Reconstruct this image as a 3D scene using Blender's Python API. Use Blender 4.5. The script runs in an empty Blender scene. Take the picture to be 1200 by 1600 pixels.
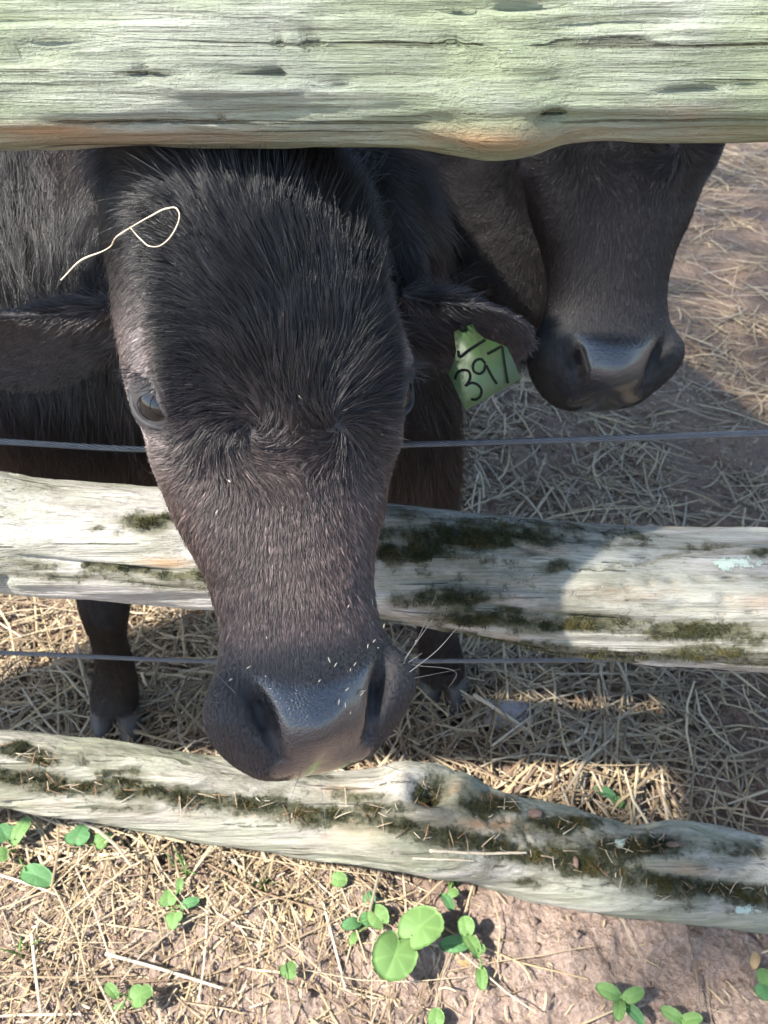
import bpy, math, random
import numpy as np
from mathutils import Vector, Matrix
R = math.radians
rng = np.random.default_rng(7)
random.seed(7)
S = bpy.context.scene
COL = S.collection

# ------------------------------------------------------------------ camera, sky, sun, exposure
H = 1.28                       # camera height
PITCH = R(40.0)                # looking down through the fence
FPX = 1295.0                   # focal length in photo pixels (1200 x 1600)
cam = bpy.data.cameras.new('camera')
cam_o = bpy.data.objects.new('camera', cam)
COL.objects.link(cam_o)
cam_o.location = (0, 0, H)
cam_o.rotation_euler = (math.pi / 2 - PITCH, 0, 0)
cam.sensor_fit = 'VERTICAL'
cam.sensor_height = 36.0
cam.lens = 36.0 * FPX / 1600.0
cam.clip_start = 0.02
cam.clip_end = 2000
cam.dof.use_dof = True
cam.dof.focus_distance = 0.62
cam.dof.aperture_fstop = 14.0
S.camera = cam_o

SUN = np.array([-0.78, -0.36, 1.0]); SUN /= np.linalg.norm(SUN)     # towards the sun
sun_el = math.asin(SUN[2]); sun_az = math.atan2(SUN[0], SUN[1])
world = bpy.data.worlds.new('World'); S.world = world
world.use_nodes = True
wn = world.node_tree
sky = wn.nodes.new('ShaderNodeTexSky'); sky.sky_type = 'NISHITA'; sky.sun_disc = False
sky.sun_elevation = sun_el; sky.sun_rotation = sun_az
bgn = wn.nodes['Background']; bgn.inputs['Strength'].default_value = 0.15
wn.links.new(sky.outputs[0], bgn.inputs['Color'])
sl = bpy.data.lights.new('sun', 'SUN'); sl.energy = 4.8; sl.angle = R(1.1); sl.color = (1.0, 0.95, 0.87)
so = bpy.data.objects.new('sun', sl); COL.objects.link(so)
so.rotation_euler = Vector(SUN).to_track_quat('Z', 'Y').to_euler()
S.view_settings.view_transform = 'Standard'
S.view_settings.look = 'None'
S.view_settings.gamma = 1.0
S.view_settings.exposure = 1.7
S.render.engine = 'CYCLES'
S.cycles.max_bounces = 6
S.cycles.diffuse_bounces = 3
S.cycles.glossy_bounces = 2
S.cycles.transmission_bounces = 3
S.cycles.adaptive_threshold = 0.035

# ------------------------------------------------------------------ projection helpers
FW = np.array([0, math.cos(PITCH), -math.sin(PITCH)])
UP = np.array([0, math.sin(PITCH), math.cos(PITCH)])
RT = np.array([1.0, 0, 0])
CAM = np.array([0, 0, H])
def ray(px, py):
    return FW + RT * ((px - 600) / FPX) + UP * ((800 - py) / FPX)
def P(px, py, zc):
    return CAM + zc * ray(px, py)
def Py(px, py, y):            # point on the ray at world distance y
    r = ray(px, py); return CAM + r * (y / r[1])
def Pg(px, py, z=0.0):        # point on the ray at height z
    r = ray(px, py); return CAM + r * ((z - H) / r[2])
def proj(V):
    d = V - CAM
    zc = np.maximum(d @ FW, 1e-3)
    return 600 + FPX * (d @ RT) / zc, 800 - FPX * (d @ UP) / zc, zc
def unit(v):
    v = np.asarray(v, float); return v / (np.linalg.norm(v, axis=-1, keepdims=True) + 1e-12)

# ------------------------------------------------------------------ noise
_pr = np.random.default_rng(11)
_PERM = _pr.permutation(4096).astype(np.int32)
_GR = unit(_pr.normal(size=(4096, 3)))
_GRF = _GR.astype(np.float32)
def noise3(p, seed=0):
    p = np.asarray(p, float) + seed * 17.31
    i = np.floor(p); f = (p - i).astype(np.float32); i = i.astype(np.int32)
    u = f * f * f * (f * (f * 6 - 15) + 10)
    ix, iy, iz = i[..., 0], i[..., 1], i[..., 2]; fx, fy, fz = f[..., 0], f[..., 1], f[..., 2]; ux, uy, uz = u[..., 0], u[..., 1], u[..., 2]
    out = 0
    for dx in (0, 1):
        hx = _PERM[(ix + dx) & 4095] + iy; wx = ux if dx else 1 - ux
        for dy in (0, 1):
            hy = _PERM[(hx + dy) & 4095] + iz; wxy = wx * (uy if dy else 1 - uy)
            for dz in (0, 1):
                g = _GRF[_PERM[(hy + dz) & 4095]]
                out = out + wxy * (uz if dz else 1 - uz) * ((fx - dx) * g[..., 0] + (fy - dy) * g[..., 1] + (fz - dz) * g[..., 2])
    return out.astype(float) * 1.6
def fbm(p, seed=0, oct=4, gain=0.5):
    a = 1.0; s = 0; p = np.asarray(p, float)
    for k in range(oct):
        s = s + a * noise3(p, seed + k * 3); p = p * 2.03; a *= gain
    return s
def sstep(a, b, x):
    t = np.clip((x - a) / (b - a + 1e-12), 0, 1); return t * t * (3 - 2 * t)
def smooth_interp(x, xs, ys, w=None):
    """monotone-ish smooth interpolation (Catmull-Rom on a non-uniform table)"""
    xs = np.asarray(xs, float); ys = np.asarray(ys, float)
    m = np.gradient(ys, xs)
    x = np.clip(x, xs[0], xs[-1])
    k = np.clip(np.searchsorted(xs, x) - 1, 0, len(xs) - 2)
    h = xs[k + 1] - xs[k]; t = (x - xs[k]) / h
    return ((2*t**3 - 3*t**2 + 1) * ys[k] + (t**3 - 2*t**2 + t) * h * m[k] + (-2*t**3 + 3*t**2) * ys[k+1] + (t**3 - t**2) * h * m[k+1])

# ------------------------------------------------------------------ mesh helpers
def make_mesh(name, V, F, mats=(), smooth=True, attrs=None):
    """V (n,3); F list of int arrays (each (m,3) or (m,4))"""
    if not isinstance(F, (list, tuple)): F = [F]
    F = [np.asarray(f, np.int32) for f in F if len(f)]
    me = bpy.data.meshes.new(name)
    V = np.asarray(V, np.float32)
    me.vertices.add(len(V)); me.vertices.foreach_set('co', V.ravel())
    loops = np.concatenate([f.ravel() for f in F])
    sizes = np.concatenate([np.full(len(f), f.shape[1], np.int32) for f in F])
    me.loops.add(len(loops)); me.loops.foreach_set('vertex_index', loops)
    me.polygons.add(len(sizes))
    me.polygons.foreach_set('loop_start', np.concatenate([[0], np.cumsum(sizes)[:-1]]).astype(np.int32))
    me.update(calc_edges=True)
    if smooth: me.polygons.foreach_set('use_smooth', np.ones(len(sizes), bool))
    for m in mats: me.materials.append(m)
    for k, a in (attrs or {}).items(): set_attr(me, k, a)
    me.validate()
    return me
def set_attr(me, k, a):
    a = np.asarray(a, np.float32)
    if a.ndim == 1:
        at = me.attributes.new(k, 'FLOAT', 'POINT'); at.data.foreach_set('value', a)
    else:
        at = me.attributes.new(k, 'FLOAT_COLOR', 'POINT')
        c = np.ones((len(a), 4), np.float32); c[:, :3] = a[:, :3]; at.data.foreach_set('color', c.ravel())
def add(name, data, parent=None, loc=None):
    o = bpy.data.objects.new(name, data); COL.objects.link(o)
    if parent is not None:
        o.parent = parent
        o.location = ((0, 0, 0) if parent.parent is not None else -parent.location) if loc is None else loc
    elif loc is not None: o.location = loc
    return o
def tag(o, label=None, cat=None, group=None, kind=None):
    if label: o['label'] = label
    if cat: o['category'] = cat
    if group: o['group'] = group
    if kind: o['kind'] = kind
    return o
def empty(name, loc):
    o = bpy.data.objects.new(name, None); COL.objects.link(o); o.location = Vector(loc); o.empty_display_size = 0.05
    return o
def grid_faces(nr, nc, wrap=True, off=0):
    i = np.arange(nr - 1)[:, None]; j = np.arange(nc if wrap else nc - 1)[None]
    a = i * nc + j; b = i * nc + (j + 1) % nc
    return (np.stack([a, b, b + nc, a + nc], -1).reshape(-1, 4) + off).astype(np.int32)
def loft(rings, cap=True):
    rings = np.asarray(rings, float); nr, nc, _ = rings.shape
    V = rings.reshape(-1, 3); F = [grid_faces(nr, nc)]
    if cap:
        c0 = rings[0].mean(0); c1 = rings[-1].mean(0); n = len(V)
        V = np.vstack([V, c0, c1]); j = np.arange(nc)
        F.append(np.stack([np.full(nc, n), (j + 1) % nc, j], -1))
        o = (nr - 1) * nc
        F.append(np.stack([np.full(nc, n + 1), o + j, o + (j + 1) % nc], -1))
        q = F[0]; d1 = V[q[:, 2]] - V[q[:, 0]]; d2 = V[q[:, 3]] - V[q[:, 1]]
        if np.einsum('ij,ij->', np.cross(d1, d2), V[q].mean(1) - V.mean(0)) < 0: F = [f[:, ::-1] for f in F]
    return V, F
def merge(parts):
    V = []; Q = []; T = []; n = 0
    for v, F in parts:
        for f in F:
            (Q if f.shape[1] == 4 else T).append(np.asarray(f) + n)
        V.append(v); n += len(v)
    out = []
    if Q: out.append(np.vstack(Q))
    if T: out.append(np.vstack(T))
    return np.vstack(V), out
def path_points(pts, n):
    pts = np.asarray(pts, float)
    d = np.concatenate([[0], np.cumsum(np.linalg.norm(np.diff(pts, axis=0), axis=1))])
    s = np.linspace(0, d[-1], n)
    return np.stack([smooth_interp(s, d, pts[:, k]) for k in range(pts.shape[1])], -1), s
def sweep(path, ra, rb, nc=32, up=(0, 0, 1), e=2.0):
    """tube with elliptical section; ra sideways, rb along 'up'"""
    path = np.asarray(path, float)
    t = unit(np.gradient(path, axis=0)); up = np.asarray(up, float)
    side = unit(np.cross(t, up)); u2 = unit(np.cross(side, t))
    ph = np.linspace(0, 2 * math.pi, nc, endpoint=False)
    c = np.sign(np.cos(ph)) * np.abs(np.cos(ph)) ** (2 / e); s = np.sign(np.sin(ph)) * np.abs(np.sin(ph)) ** (2 / e)
    ra = np.broadcast_to(ra, len(path)); rb = np.broadcast_to(rb, len(path))
    return path[:, None] + side[:, None] * (ra[:, None] * c[None])[..., None] + u2[:, None] * (rb[:, None] * s[None])[..., None]
def tube(path, rad, nc=6):
    return loft(sweep(path, rad, rad, nc, up=(0.13, 0.21, 1)))

# ------------------------------------------------------------------ node helpers
class NT:
    def __init__(self, name):
        self.m = bpy.data.materials.new(name); self.m.use_nodes = True
        self.t = self.m.node_tree; self.b = self.t.nodes['Principled BSDF']; self.out = self.t.nodes['Material Output']
        self._oc = None
    def n(self, typ, **kw):
        x = self.t.nodes.new(typ)
        for k, v in kw.items(): setattr(x, k, v)
        return x
    def link(self, a, b): self.t.links.new(a, b)
    def put(self, sock, v):
        if hasattr(v, 'is_output') or isinstance(v, bpy.types.NodeSocket): self.link(v, sock)
        elif isinstance(v, (tuple, list)) and len(v) == 3 and sock.type == 'RGBA': sock.default_value = (*v, 1)
        else: sock.default_value = v
    def obj(self):
        if self._oc is None: self._oc = self.n('ShaderNodeTexCoord').outputs['Object']
        return self._oc
    def attr(self, name, out='Fac'):
        return self.n('ShaderNodeAttribute', attribute_name=name).outputs[out]
    def mapping(self, scale, vec=None):
        m = self.n('ShaderNodeMapping'); m.inputs['Scale'].default_value = scale
        self.link(vec if vec is not None else self.obj(), m.inputs['Vector']); return m.outputs[0]
    def noise(self, scale=1.0, vec=None, detail=4, rough=0.55, dist=0.0):
        n = self.n('ShaderNodeTexNoise'); n.inputs['Scale'].default_value = scale; n.inputs['Detail'].default_value = detail
        n.inputs['Roughness'].default_value = rough; n.inputs['Distortion'].default_value = dist
        self.link(vec if vec is not None else self.obj(), n.inputs['Vector']); return n.outputs['Fac']
    def voronoi(self, scale, vec=None, feature='F1'):
        n = self.n('ShaderNodeTexVoronoi', feature=feature); n.inputs['Scale'].default_value = scale
        self.link(vec if vec is not None else self.obj(), n.inputs['Vector']); return n.outputs['Distance']
    def ramp(self, fac, lo, hi, a=0.0, b=1.0):
        n = self.n('ShaderNodeMapRange', interpolation_type='SMOOTHSTEP')
        self.put(n.inputs['Value'], fac); n.inputs['From Min'].default_value = lo; n.inputs['From Max'].default_value = hi
        n.inputs['To Min'].default_value = a; n.inputs['To Max'].default_value = b; return n.outputs[0]
    def math(self, op, a, b=0.0):
        n = self.n('ShaderNodeMath', operation=op); self.put(n.inputs[0], a); self.put(n.inputs[1], b); return n.outputs[0]
    def mix(self, fac, a, b, typ='MIX'):
        n = self.n('ShaderNodeMix', data_type='RGBA', blend_type=typ)
        self.put(n.inputs[0], fac); self.put(n.inputs[6], a); self.put(n.inputs[7], b); return n.outputs[2]
    def bump(self, h, strength=0.5, dist=0.01, normal=None):
        n = self.n('ShaderNodeBump'); n.inputs['Strength'].default_value = strength; n.inputs['Distance'].default_value = dist
        self.link(h, n.inputs['Height'])
        if normal is not None: self.link(normal, n.inputs['Normal'])
        return n.outputs[0]
    def set(self, color=None, rough=None, normal=None, spec=None):
        if color is not None: self.put(self.b.inputs['Base Color'], color)
        if rough is not None: self.put(self.b.inputs['Roughness'], rough)
        if normal is not None: self.link(normal, self.b.inputs['Normal'])
        if spec is not None: self.put(self.b.inputs['Specular IOR Level'], spec)
        return self.m

# ================================================================== GROUND
def ground_z(x, y):
    x = np.asarray(x, float); y = np.asarray(y, float)
    p = np.stack([x, y, np.zeros_like(x)], -1)
    near = np.exp(-((x / 2.5) ** 2 + ((y - 1) / 2.5) ** 2))
    z = 0.020 * fbm(p * 2.2, 1, 3) + 0.012 * fbm(p * 9, 5, 3) * (0.35 + near)
    r = 1 - np.abs(fbm(p * 16, 9, 3))
    z = z + near * 0.013 * (r - 0.6) + near * 0.0065 * fbm(p * 55, 12, 3, .6)
    return z
def axis(lo, hi, step, far, n):
    core = np.arange(lo, hi, step)
    g = np.geomspace(step * 2, far, n)
    return np.concatenate([lo - g[::-1], core, hi + g])
gx = axis(-1.0, 1.25, 0.006, 300, 40); gy = axis(0.25, 2.6, 0.006, 300, 40)
X, Y = np.meshgrid(gx, gy)
Z = ground_z(X, Y)
GV = np.stack([X, Y, Z], -1).reshape(-1, 3)
g = NT('dry_trampled_soil')
big = g.noise(2.5, detail=3); mid = g.noise(14, detail=5, rough=0.65); fine = g.noise(160, detail=6, rough=0.7); cl = g.voronoi(70)
c = g.mix(g.ramp(mid, .3, .7), (0.150, 0.100, 0.074), (0.275, 0.195, 0.148))
c = g.mix(g.ramp(big, .4, .65), c, (0.225, 0.158, 0.115))
c = g.mix(g.ramp(fine, .55, .75), c, (0.30, 0.235, 0.18))
c = g.mix(g.ramp(fine, .28, .45, .65, 0.0), c, (0.085, 0.055, 0.045))
dry = g.math('MULTIPLY', g.attr('dry'), g.ramp(mid, .2, .55, .55, 1.0))
c = g.mix(dry, c, g.mix(g.ramp(fine, .35, .7), (0.25, 0.180, 0.145), (0.42, 0.325, 0.265)))
hgt = g.math('ADD', g.math('MULTIPLY', fine, 0.6), g.math('ADD', g.math('MULTIPLY', mid, 1.2), g.math('MULTIPLY', cl, 0.5)))
g.set(c, 0.95, g.bump(hgt, 1.0, 0.016), 0.15)
ground = add('ground', make_mesh('ground', GV, grid_faces(len(gy), len(gx), wrap=False), [g.m], attrs={'dry': sstep(.72, .56, GV[:, 1] + .10 * fbm(GV * 5, 44, 3))}))
tag(ground, 'bare trampled brown soil under and around the fence', kind='structure')

# ================================================================== RAILS
def wood(name, grey, pale, tan, alg_amt, stain=.6, alg_col=(0.25, 0.29, 0.16)):
    w = NT(name)
    gv = w.mapping((1.4, 26, 26)); gv2 = w.mapping((4, 130, 130))
    warp = w.noise(3.0, detail=2)
    g1 = w.noise(1.6, gv, detail=6, rough=0.62, dist=0.35)
    g2 = w.noise(1.5, gv2, detail=5, rough=0.65); g3_ = w.noise(1.0, w.mapping((9, 420, 420)), detail=4, rough=.7)
    spot = w.noise(7, w.mapping((0.6, 1.6, 1.6)), detail=5, rough=0.6)
    spot2 = w.noise(11, w.mapping((0.45, 1.5, 1.5)), detail=6, rough=0.65)
    c = w.mix(w.ramp(g1, .32, .66), grey, pale)
    c = w.mix(w.ramp(g2, .56, .72, 0, .55), c, tuple(x * 0.42 for x in grey))
    c = w.mix(w.ramp(g3_, .50, .66, 0, .55), c, tuple(x * 0.40 for x in grey))
    c = w.mix(w.ramp(g3_, .46, .34, 0, .35), c, tuple(min(.62, x * 1.25) for x in pale))
    c = w.mix(w.ramp(spot, .56, .70, 0, .75), c, tan)
    cr = w.ramp(w.noise(2.2, w.mapping((1.0, 42, 42)), detail=3, rough=.5, dist=.6), .30, .37, .8, 0)
    c = w.mix(cr, c, (0.055, 0.048, 0.038))
    stn = w.noise(5, w.mapping((.55, 1.6, 1.6)), detail=7, rough=.68)
    c = w.mix(w.ramp(stn, .50, .70, 0, stain), c, (0.115, 0.108, 0.080))
    al = w.math('MULTIPLY', w.attr('algae'), w.ramp(w.noise(9, w.mapping((.5, 1.4, 1.4)), detail=6, rough=.65), .36, .6))
    c = w.mix(w.math('MULTIPLY', al, alg_amt), c, alg_col)
    c = w.mix(w.math('MULTIPLY', w.attr('warm'), w.ramp(spot2, .35, .6)), c, (0.34, 0.19, 0.095))
    dirt = w.ramp(w.math('ADD', w.attr('moss'), w.math('MULTIPLY', w.math('SUBTRACT', w.noise(22, w.mapping((.6, 1.5, 1.5)), detail=7, rough=.75), .5), 1.5)), .12, .62, 0, .8)
    c = w.mix(dirt, c, (0.105, 0.100, 0.068))
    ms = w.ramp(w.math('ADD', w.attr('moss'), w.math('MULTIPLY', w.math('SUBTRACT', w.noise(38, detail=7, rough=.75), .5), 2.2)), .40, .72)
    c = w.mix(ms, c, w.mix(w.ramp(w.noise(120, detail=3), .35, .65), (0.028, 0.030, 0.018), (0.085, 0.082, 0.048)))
    li = w.ramp(w.math('ADD', w.attr('lichen'), w.math('MULTIPLY', w.math('SUBTRACT', w.noise(110, detail=5, rough=.8), .5), 3.0)), .5, .60)
    c = w.mix(li, c, (0.42, 0.49, 0.42))
    h = w.math('ADD', w.math('MULTIPLY', g1, 1.0), w.math('ADD', w.math('MULTIPLY', g2, 0.7), w.math('MULTIPLY', g3_, -.35)))
    h = w.math('SUBTRACT', h, w.math('MULTIPLY', cr, 0.9))
    h = w.math('ADD', h, w.math('MULTIPLY', li, .35))
    nb = w.bump(h, 0.9, 0.0065)
    fine = w.noise(420, detail=3, rough=.7)
    nb = w.bump(w.math('ADD', fine, w.math('MULTIPLY', w.math('MULTIPLY', ms, w.noise(260, detail=3)), 2.0)), 0.45, 0.002, nb)
    w.set(c, 0.88, nb, 0.2)
    return w.m

def seg_dist(px, py, poly):
    d = np.full(px.shape, 1e9); tt = np.zeros(px.shape); L = len(poly) - 1
    for k in range(L):
        a = np.array(poly[k]); b = np.array(poly[k + 1]); ab = b - a
        t = np.clip(((px - a[0]) * ab[0] + (py - a[1]) * ab[1]) / (ab @ ab), 0, 1)
        dd = np.hypot(px - a[0] - t * ab[0], py - a[1] - t * ab[1])
        tt = np.where(dd < d, (k + t) / L, tt); d = np.minimum(d, dd)
    return d, tt
def ell(px, py, cx, cy, rx, ry):
    return np.exp(-(((px - cx) / rx) ** 2 + ((py - cy) / ry) ** 2))

def make_rail(name, ytop, ybot, depth, seed, e, mat, label, grooves=(), bumps=(), moss=(), mossbands=(), algae=0.0, warm=(), lichen=(), x0=-1.32, x1=1.32, trough=None, rot=0.0, knots=()):
    """ytop / ybot: outline tables (x, y) as seen in the photo, turned into centre line and radius at distance 'depth'"""
    ytop = np.array(ytop, float); ybot = np.array(ybot, float)
    xs = np.concatenate([np.linspace(x0, -0.62, 60)[:-1], np.arange(-0.62, 0.72, 0.0036), np.linspace(0.72, x1, 50)[1:]])
    nc = 150
    ph = np.linspace(0, 2 * math.pi, nc, endpoint=False)
    # pixel column of each ring (iterate: zc depends on the row)
    pxs = 600 + FPX * xs / 0.8
    for _ in range(6):
        yt = np.interp(pxs, ytop[:, 0], ytop[:, 1]); yb = np.interp(pxs, ybot[:, 0], ybot[:, 1])
        yc = (yt + yb) / 2
        v = (800 - yc) / FPX
        zc = depth / (FW[1] + UP[1] * v)
        pxs = 600 + FPX * xs / zc
    k = np.exp(-np.linspace(-2, 2, 15) ** 2); k /= k.sum()
    sm = lambda a: np.convolve(np.pad(a, 7, mode='edge'), k, 'valid')
    yt, yb = sm(yt), sm(yb); yc = (yt + yb) / 2
    v = (800 - yc) / FPX; zc = depth / (FW[1] + UP[1] * v)
    C = CAM + zc[:, None] * (FW + RT * 0 + UP * v[:, None]); C[:, 0] = xs
    half = (yb - yt) / 2 / FPX * zc
    rd = unit(FW + UP * v[:, None]); e2 = rd; e1 = unit(np.cross(RT, rd)); 
    ca = np.sign(np.cos(ph + rot)) * np.abs(np.cos(ph + rot)) ** (2 / e); sa = np.sign(np.sin(ph + rot)) * np.abs(np.sin(ph + rot)) ** (2 / e)
    m = math.hypot(1, 0)
    A = half[:, None] * ca[None]; B = half[:, None] * 1.02 * sa[None]
    V = C[:, None] + e1[:, None] * A[..., None] + e2[:, None] * B[..., None]
    N = unit(e1[:, None] * ca[None, :, None] + e2[:, None] * sa[None, :, None])
    q = V * np.array([2.6, 13, 13])
    d = 0.0065 * fbm(q, seed, 4, .55)
    q2 = V * np.array([5, 70, 70]) + 0.6 * fbm(V * np.array([3, 9, 9]), seed + 40, 2)[..., None]
    d += 0.0021 * fbm(q2, seed + 5, 3, .6)
    fis = np.abs(noise3(V * np.array([1.7, 34, 34]) + 0.5 * noise3(V * np.array([2.5, 8, 8]), seed + 60)[..., None], seed + 9))
    d -= 0.0075 * (1 - sstep(0.0, 0.06, fis)) * sstep(-.1, .25, noise3(V * np.array([2.2, 9, 9]), seed + 21))
    V0 = V + N * d[..., None]
    px, py, z_ = proj(V0)
    front = (np.einsum('ijk,ijk->ij', N, V - CAM) < 0.02)
    for poly, wd, dp in grooves:
        dist, t = seg_dist(px, py, poly)
        d -= front * dp * np.exp(-(dist / wd) ** 2) * np.clip(np.sin(math.pi * np.clip(t, .02, .98)) * 1.6, 0, 1)
    for (cx, cy, rx, ry, dp) in bumps:
        d += front * dp * ell(px, py, cx, cy, rx, ry)
    if trough:
        for poly, wd, dp in trough:
            dist, t = seg_dist(px, py, poly); d -= front * dp * np.exp(-(dist / wd) ** 2)
    V = V + N * d[..., None]
    ms = np.zeros(px.shape)
    wv = 14 * fbm(V * np.array([14, 30, 30]), seed + 70, 3)
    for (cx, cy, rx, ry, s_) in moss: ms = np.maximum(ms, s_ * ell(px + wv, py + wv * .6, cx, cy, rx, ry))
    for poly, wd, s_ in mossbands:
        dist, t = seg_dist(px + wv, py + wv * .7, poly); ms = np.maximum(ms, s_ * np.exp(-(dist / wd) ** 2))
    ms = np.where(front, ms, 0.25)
    wm = np.zeros(px.shape)
    for (cx, cy, rx, ry, s_) in warm: wm = np.maximum(wm, s_ * ell(px, py, cx, cy, rx, ry))
    lc = np.zeros(px.shape)
    for (cx, cy, rx, ry) in lichen: lc = np.maximum(lc, ell(px, py, cx, cy, rx, ry) * front)
    Vf, F = loft(V)
    ext = lambda a: np.concatenate([a.ravel(), [0, 0]])
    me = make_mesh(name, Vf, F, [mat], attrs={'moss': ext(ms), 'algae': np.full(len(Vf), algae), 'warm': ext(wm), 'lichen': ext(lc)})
    base = np.array([0, C[len(xs) // 2][1], 0.0])
    root = empty(name, base)
    o = add('rail_timber', me, root)
    tag(root, label, 'fence rail', 'weathered split rails of the fence')
    root['_'] = 0; del root['_']
    nrm = np.zeros(len(Vf) * 3, np.float32); me.vertices.foreach_get('normal', nrm)
    return root, o, Vf, nrm.reshape(-1, 3), ext(ms), ext(front.astype(float))

D_ = 0.615
wood_top = wood('lichened_split_wood', (0.175, 0.19, 0.145), (0.33, 0.345, 0.285), (0.26, 0.275, 0.215), 0.75, .45, (0.195, 0.230, 0.135))
wood_mid = wood('weathered_split_wood', (0.24, 0.225, 0.20), (0.41, 0.39, 0.365), (0.36, 0.28, 0.23), 0.5, .85)
wood_low = wood('mossy_split_wood', (0.22, 0.205, 0.165), (0.39, 0.362, 0.315), (0.33, 0.245, 0.19), 0.6, 1.0)

rail_a = make_rail('fence_rail',
    [(-900, -40), (0, -62), (600, -66), (1200, -70), (2100, -60)],
    [(-900, 218), (0, 218), (100, 214), (300, 214), (500, 212), (640, 214), (690, 221), (730, 231), (780, 238), (830, 229), (870, 214), (950, 208), (1100, 204), (1200, 203), (2100, 200)],
    D_, 3, 3.1, wood_top, 'thick pale green top rail across the upper edge, above both animals', rot=0.12,
    grooves=[([(165, 122), (300, 112), (440, 116), (452, 126)], 5, .007), ([(0, 60), (120, 70), (260, 74), (330, 70)], 5, .006),
             ([(400, 73), (460, 68), (530, 52)], 3, .004), ([(460, 142), (560, 132)], 3, .004), ([(650, 108), (780, 100), (900, 82), (1050, 70)], 3.5, .005),
             ([(600, 24), (760, 14), (900, 4)], 4, .005), ([(0, 22), (200, 26), (420, 30), (600, 10)], 4, .004), ([(620, 78), (760, 60), (860, 55)], 2.5, .003),
             ([(1000, 150), (1120, 140), (1200, 132)], 3.5, .005), ([(700, 45), (900, 34), (1200, 22)], 2.5, .003), ([(60, 190), (180, 196), (300, 190), (420, 200)], 3, .004),
             ([(840, 190), (866, 178), (885, 180)], 5, .009), ([(345, 175), (347, 205)], 1.6, .003), ([(376, 172), (378, 206)], 1.6, .003), ([(412, 172), (414, 204)], 1.6, .003)],
    bumps=[(780, 205, 70, 30, .006), (860, 183, 18, 6, -.006), (222, 103, 8, 5, -.006), (435, 66, 6, 5, -.006), (310, 135, 120, 16, .003)],
    moss=[], algae=1.0,
    warm=[(780, 215, 140, 22, .8), (80, 205, 120, 12, .8), (1060, 175, 60, 10, .8), (250, 215, 400, 14, .55), (900, 205, 300, 14, .5)])
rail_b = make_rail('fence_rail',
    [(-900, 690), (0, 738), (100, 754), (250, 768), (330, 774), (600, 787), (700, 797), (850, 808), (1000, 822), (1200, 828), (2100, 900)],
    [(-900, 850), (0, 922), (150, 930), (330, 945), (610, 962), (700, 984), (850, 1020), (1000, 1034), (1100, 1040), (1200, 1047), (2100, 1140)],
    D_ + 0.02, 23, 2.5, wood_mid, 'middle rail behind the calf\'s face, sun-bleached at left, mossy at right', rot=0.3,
    grooves=[([(600, 905), (760, 912), (1000, 945), (1200, 960)], 6, .006), ([(0, 868), (150, 885), (320, 900)], 5, .006), ([(620, 925), (850, 960), (1050, 975)], 4, .005),
             ([(830, 842), (1000, 850), (1200, 862)], 3, .004), ([(650, 820), (850, 836)], 3, .004), ([(700, 960), (900, 985), (1150, 1000)], 3, .004), ([(0, 898), (200, 912), (320, 925)], 2.5, .003)],
    bumps=[(190, 832, 9, 6, -.007), (200, 850, 60, 12, .004), (990, 930, 220, 20, .004), (5, 910, 10, 8, -.008)],
    moss=[(240, 815, 55, 17, 1.0), (150, 828, 25, 10, .6), (740, 838, 170, 26, 1.05), (640, 862, 90, 22, 1.0), (870, 890, 36, 16, .85), (60, 765, 60, 10, .45), (330, 895, 60, 15, .9), (180, 893, 80, 9, .8), (60, 880, 60, 7, .6),  # moss; the dark patches right of the face also paint in the head's shadow
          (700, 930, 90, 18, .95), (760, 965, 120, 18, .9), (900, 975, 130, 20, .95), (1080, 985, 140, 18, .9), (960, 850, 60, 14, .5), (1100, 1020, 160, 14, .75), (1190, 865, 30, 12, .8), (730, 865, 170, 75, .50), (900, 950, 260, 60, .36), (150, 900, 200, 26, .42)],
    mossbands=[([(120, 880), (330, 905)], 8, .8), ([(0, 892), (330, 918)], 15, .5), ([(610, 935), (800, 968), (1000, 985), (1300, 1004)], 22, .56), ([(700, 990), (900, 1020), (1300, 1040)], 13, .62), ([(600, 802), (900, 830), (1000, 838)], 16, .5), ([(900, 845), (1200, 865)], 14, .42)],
    algae=.45, warm=[(970, 925, 70, 14, .7), (260, 880, 40, 8, .8), (850, 858, 40, 10, .7), (1180, 940, 50, 12, .6)], lichen=[(1150, 880, 42, 12)])
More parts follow.
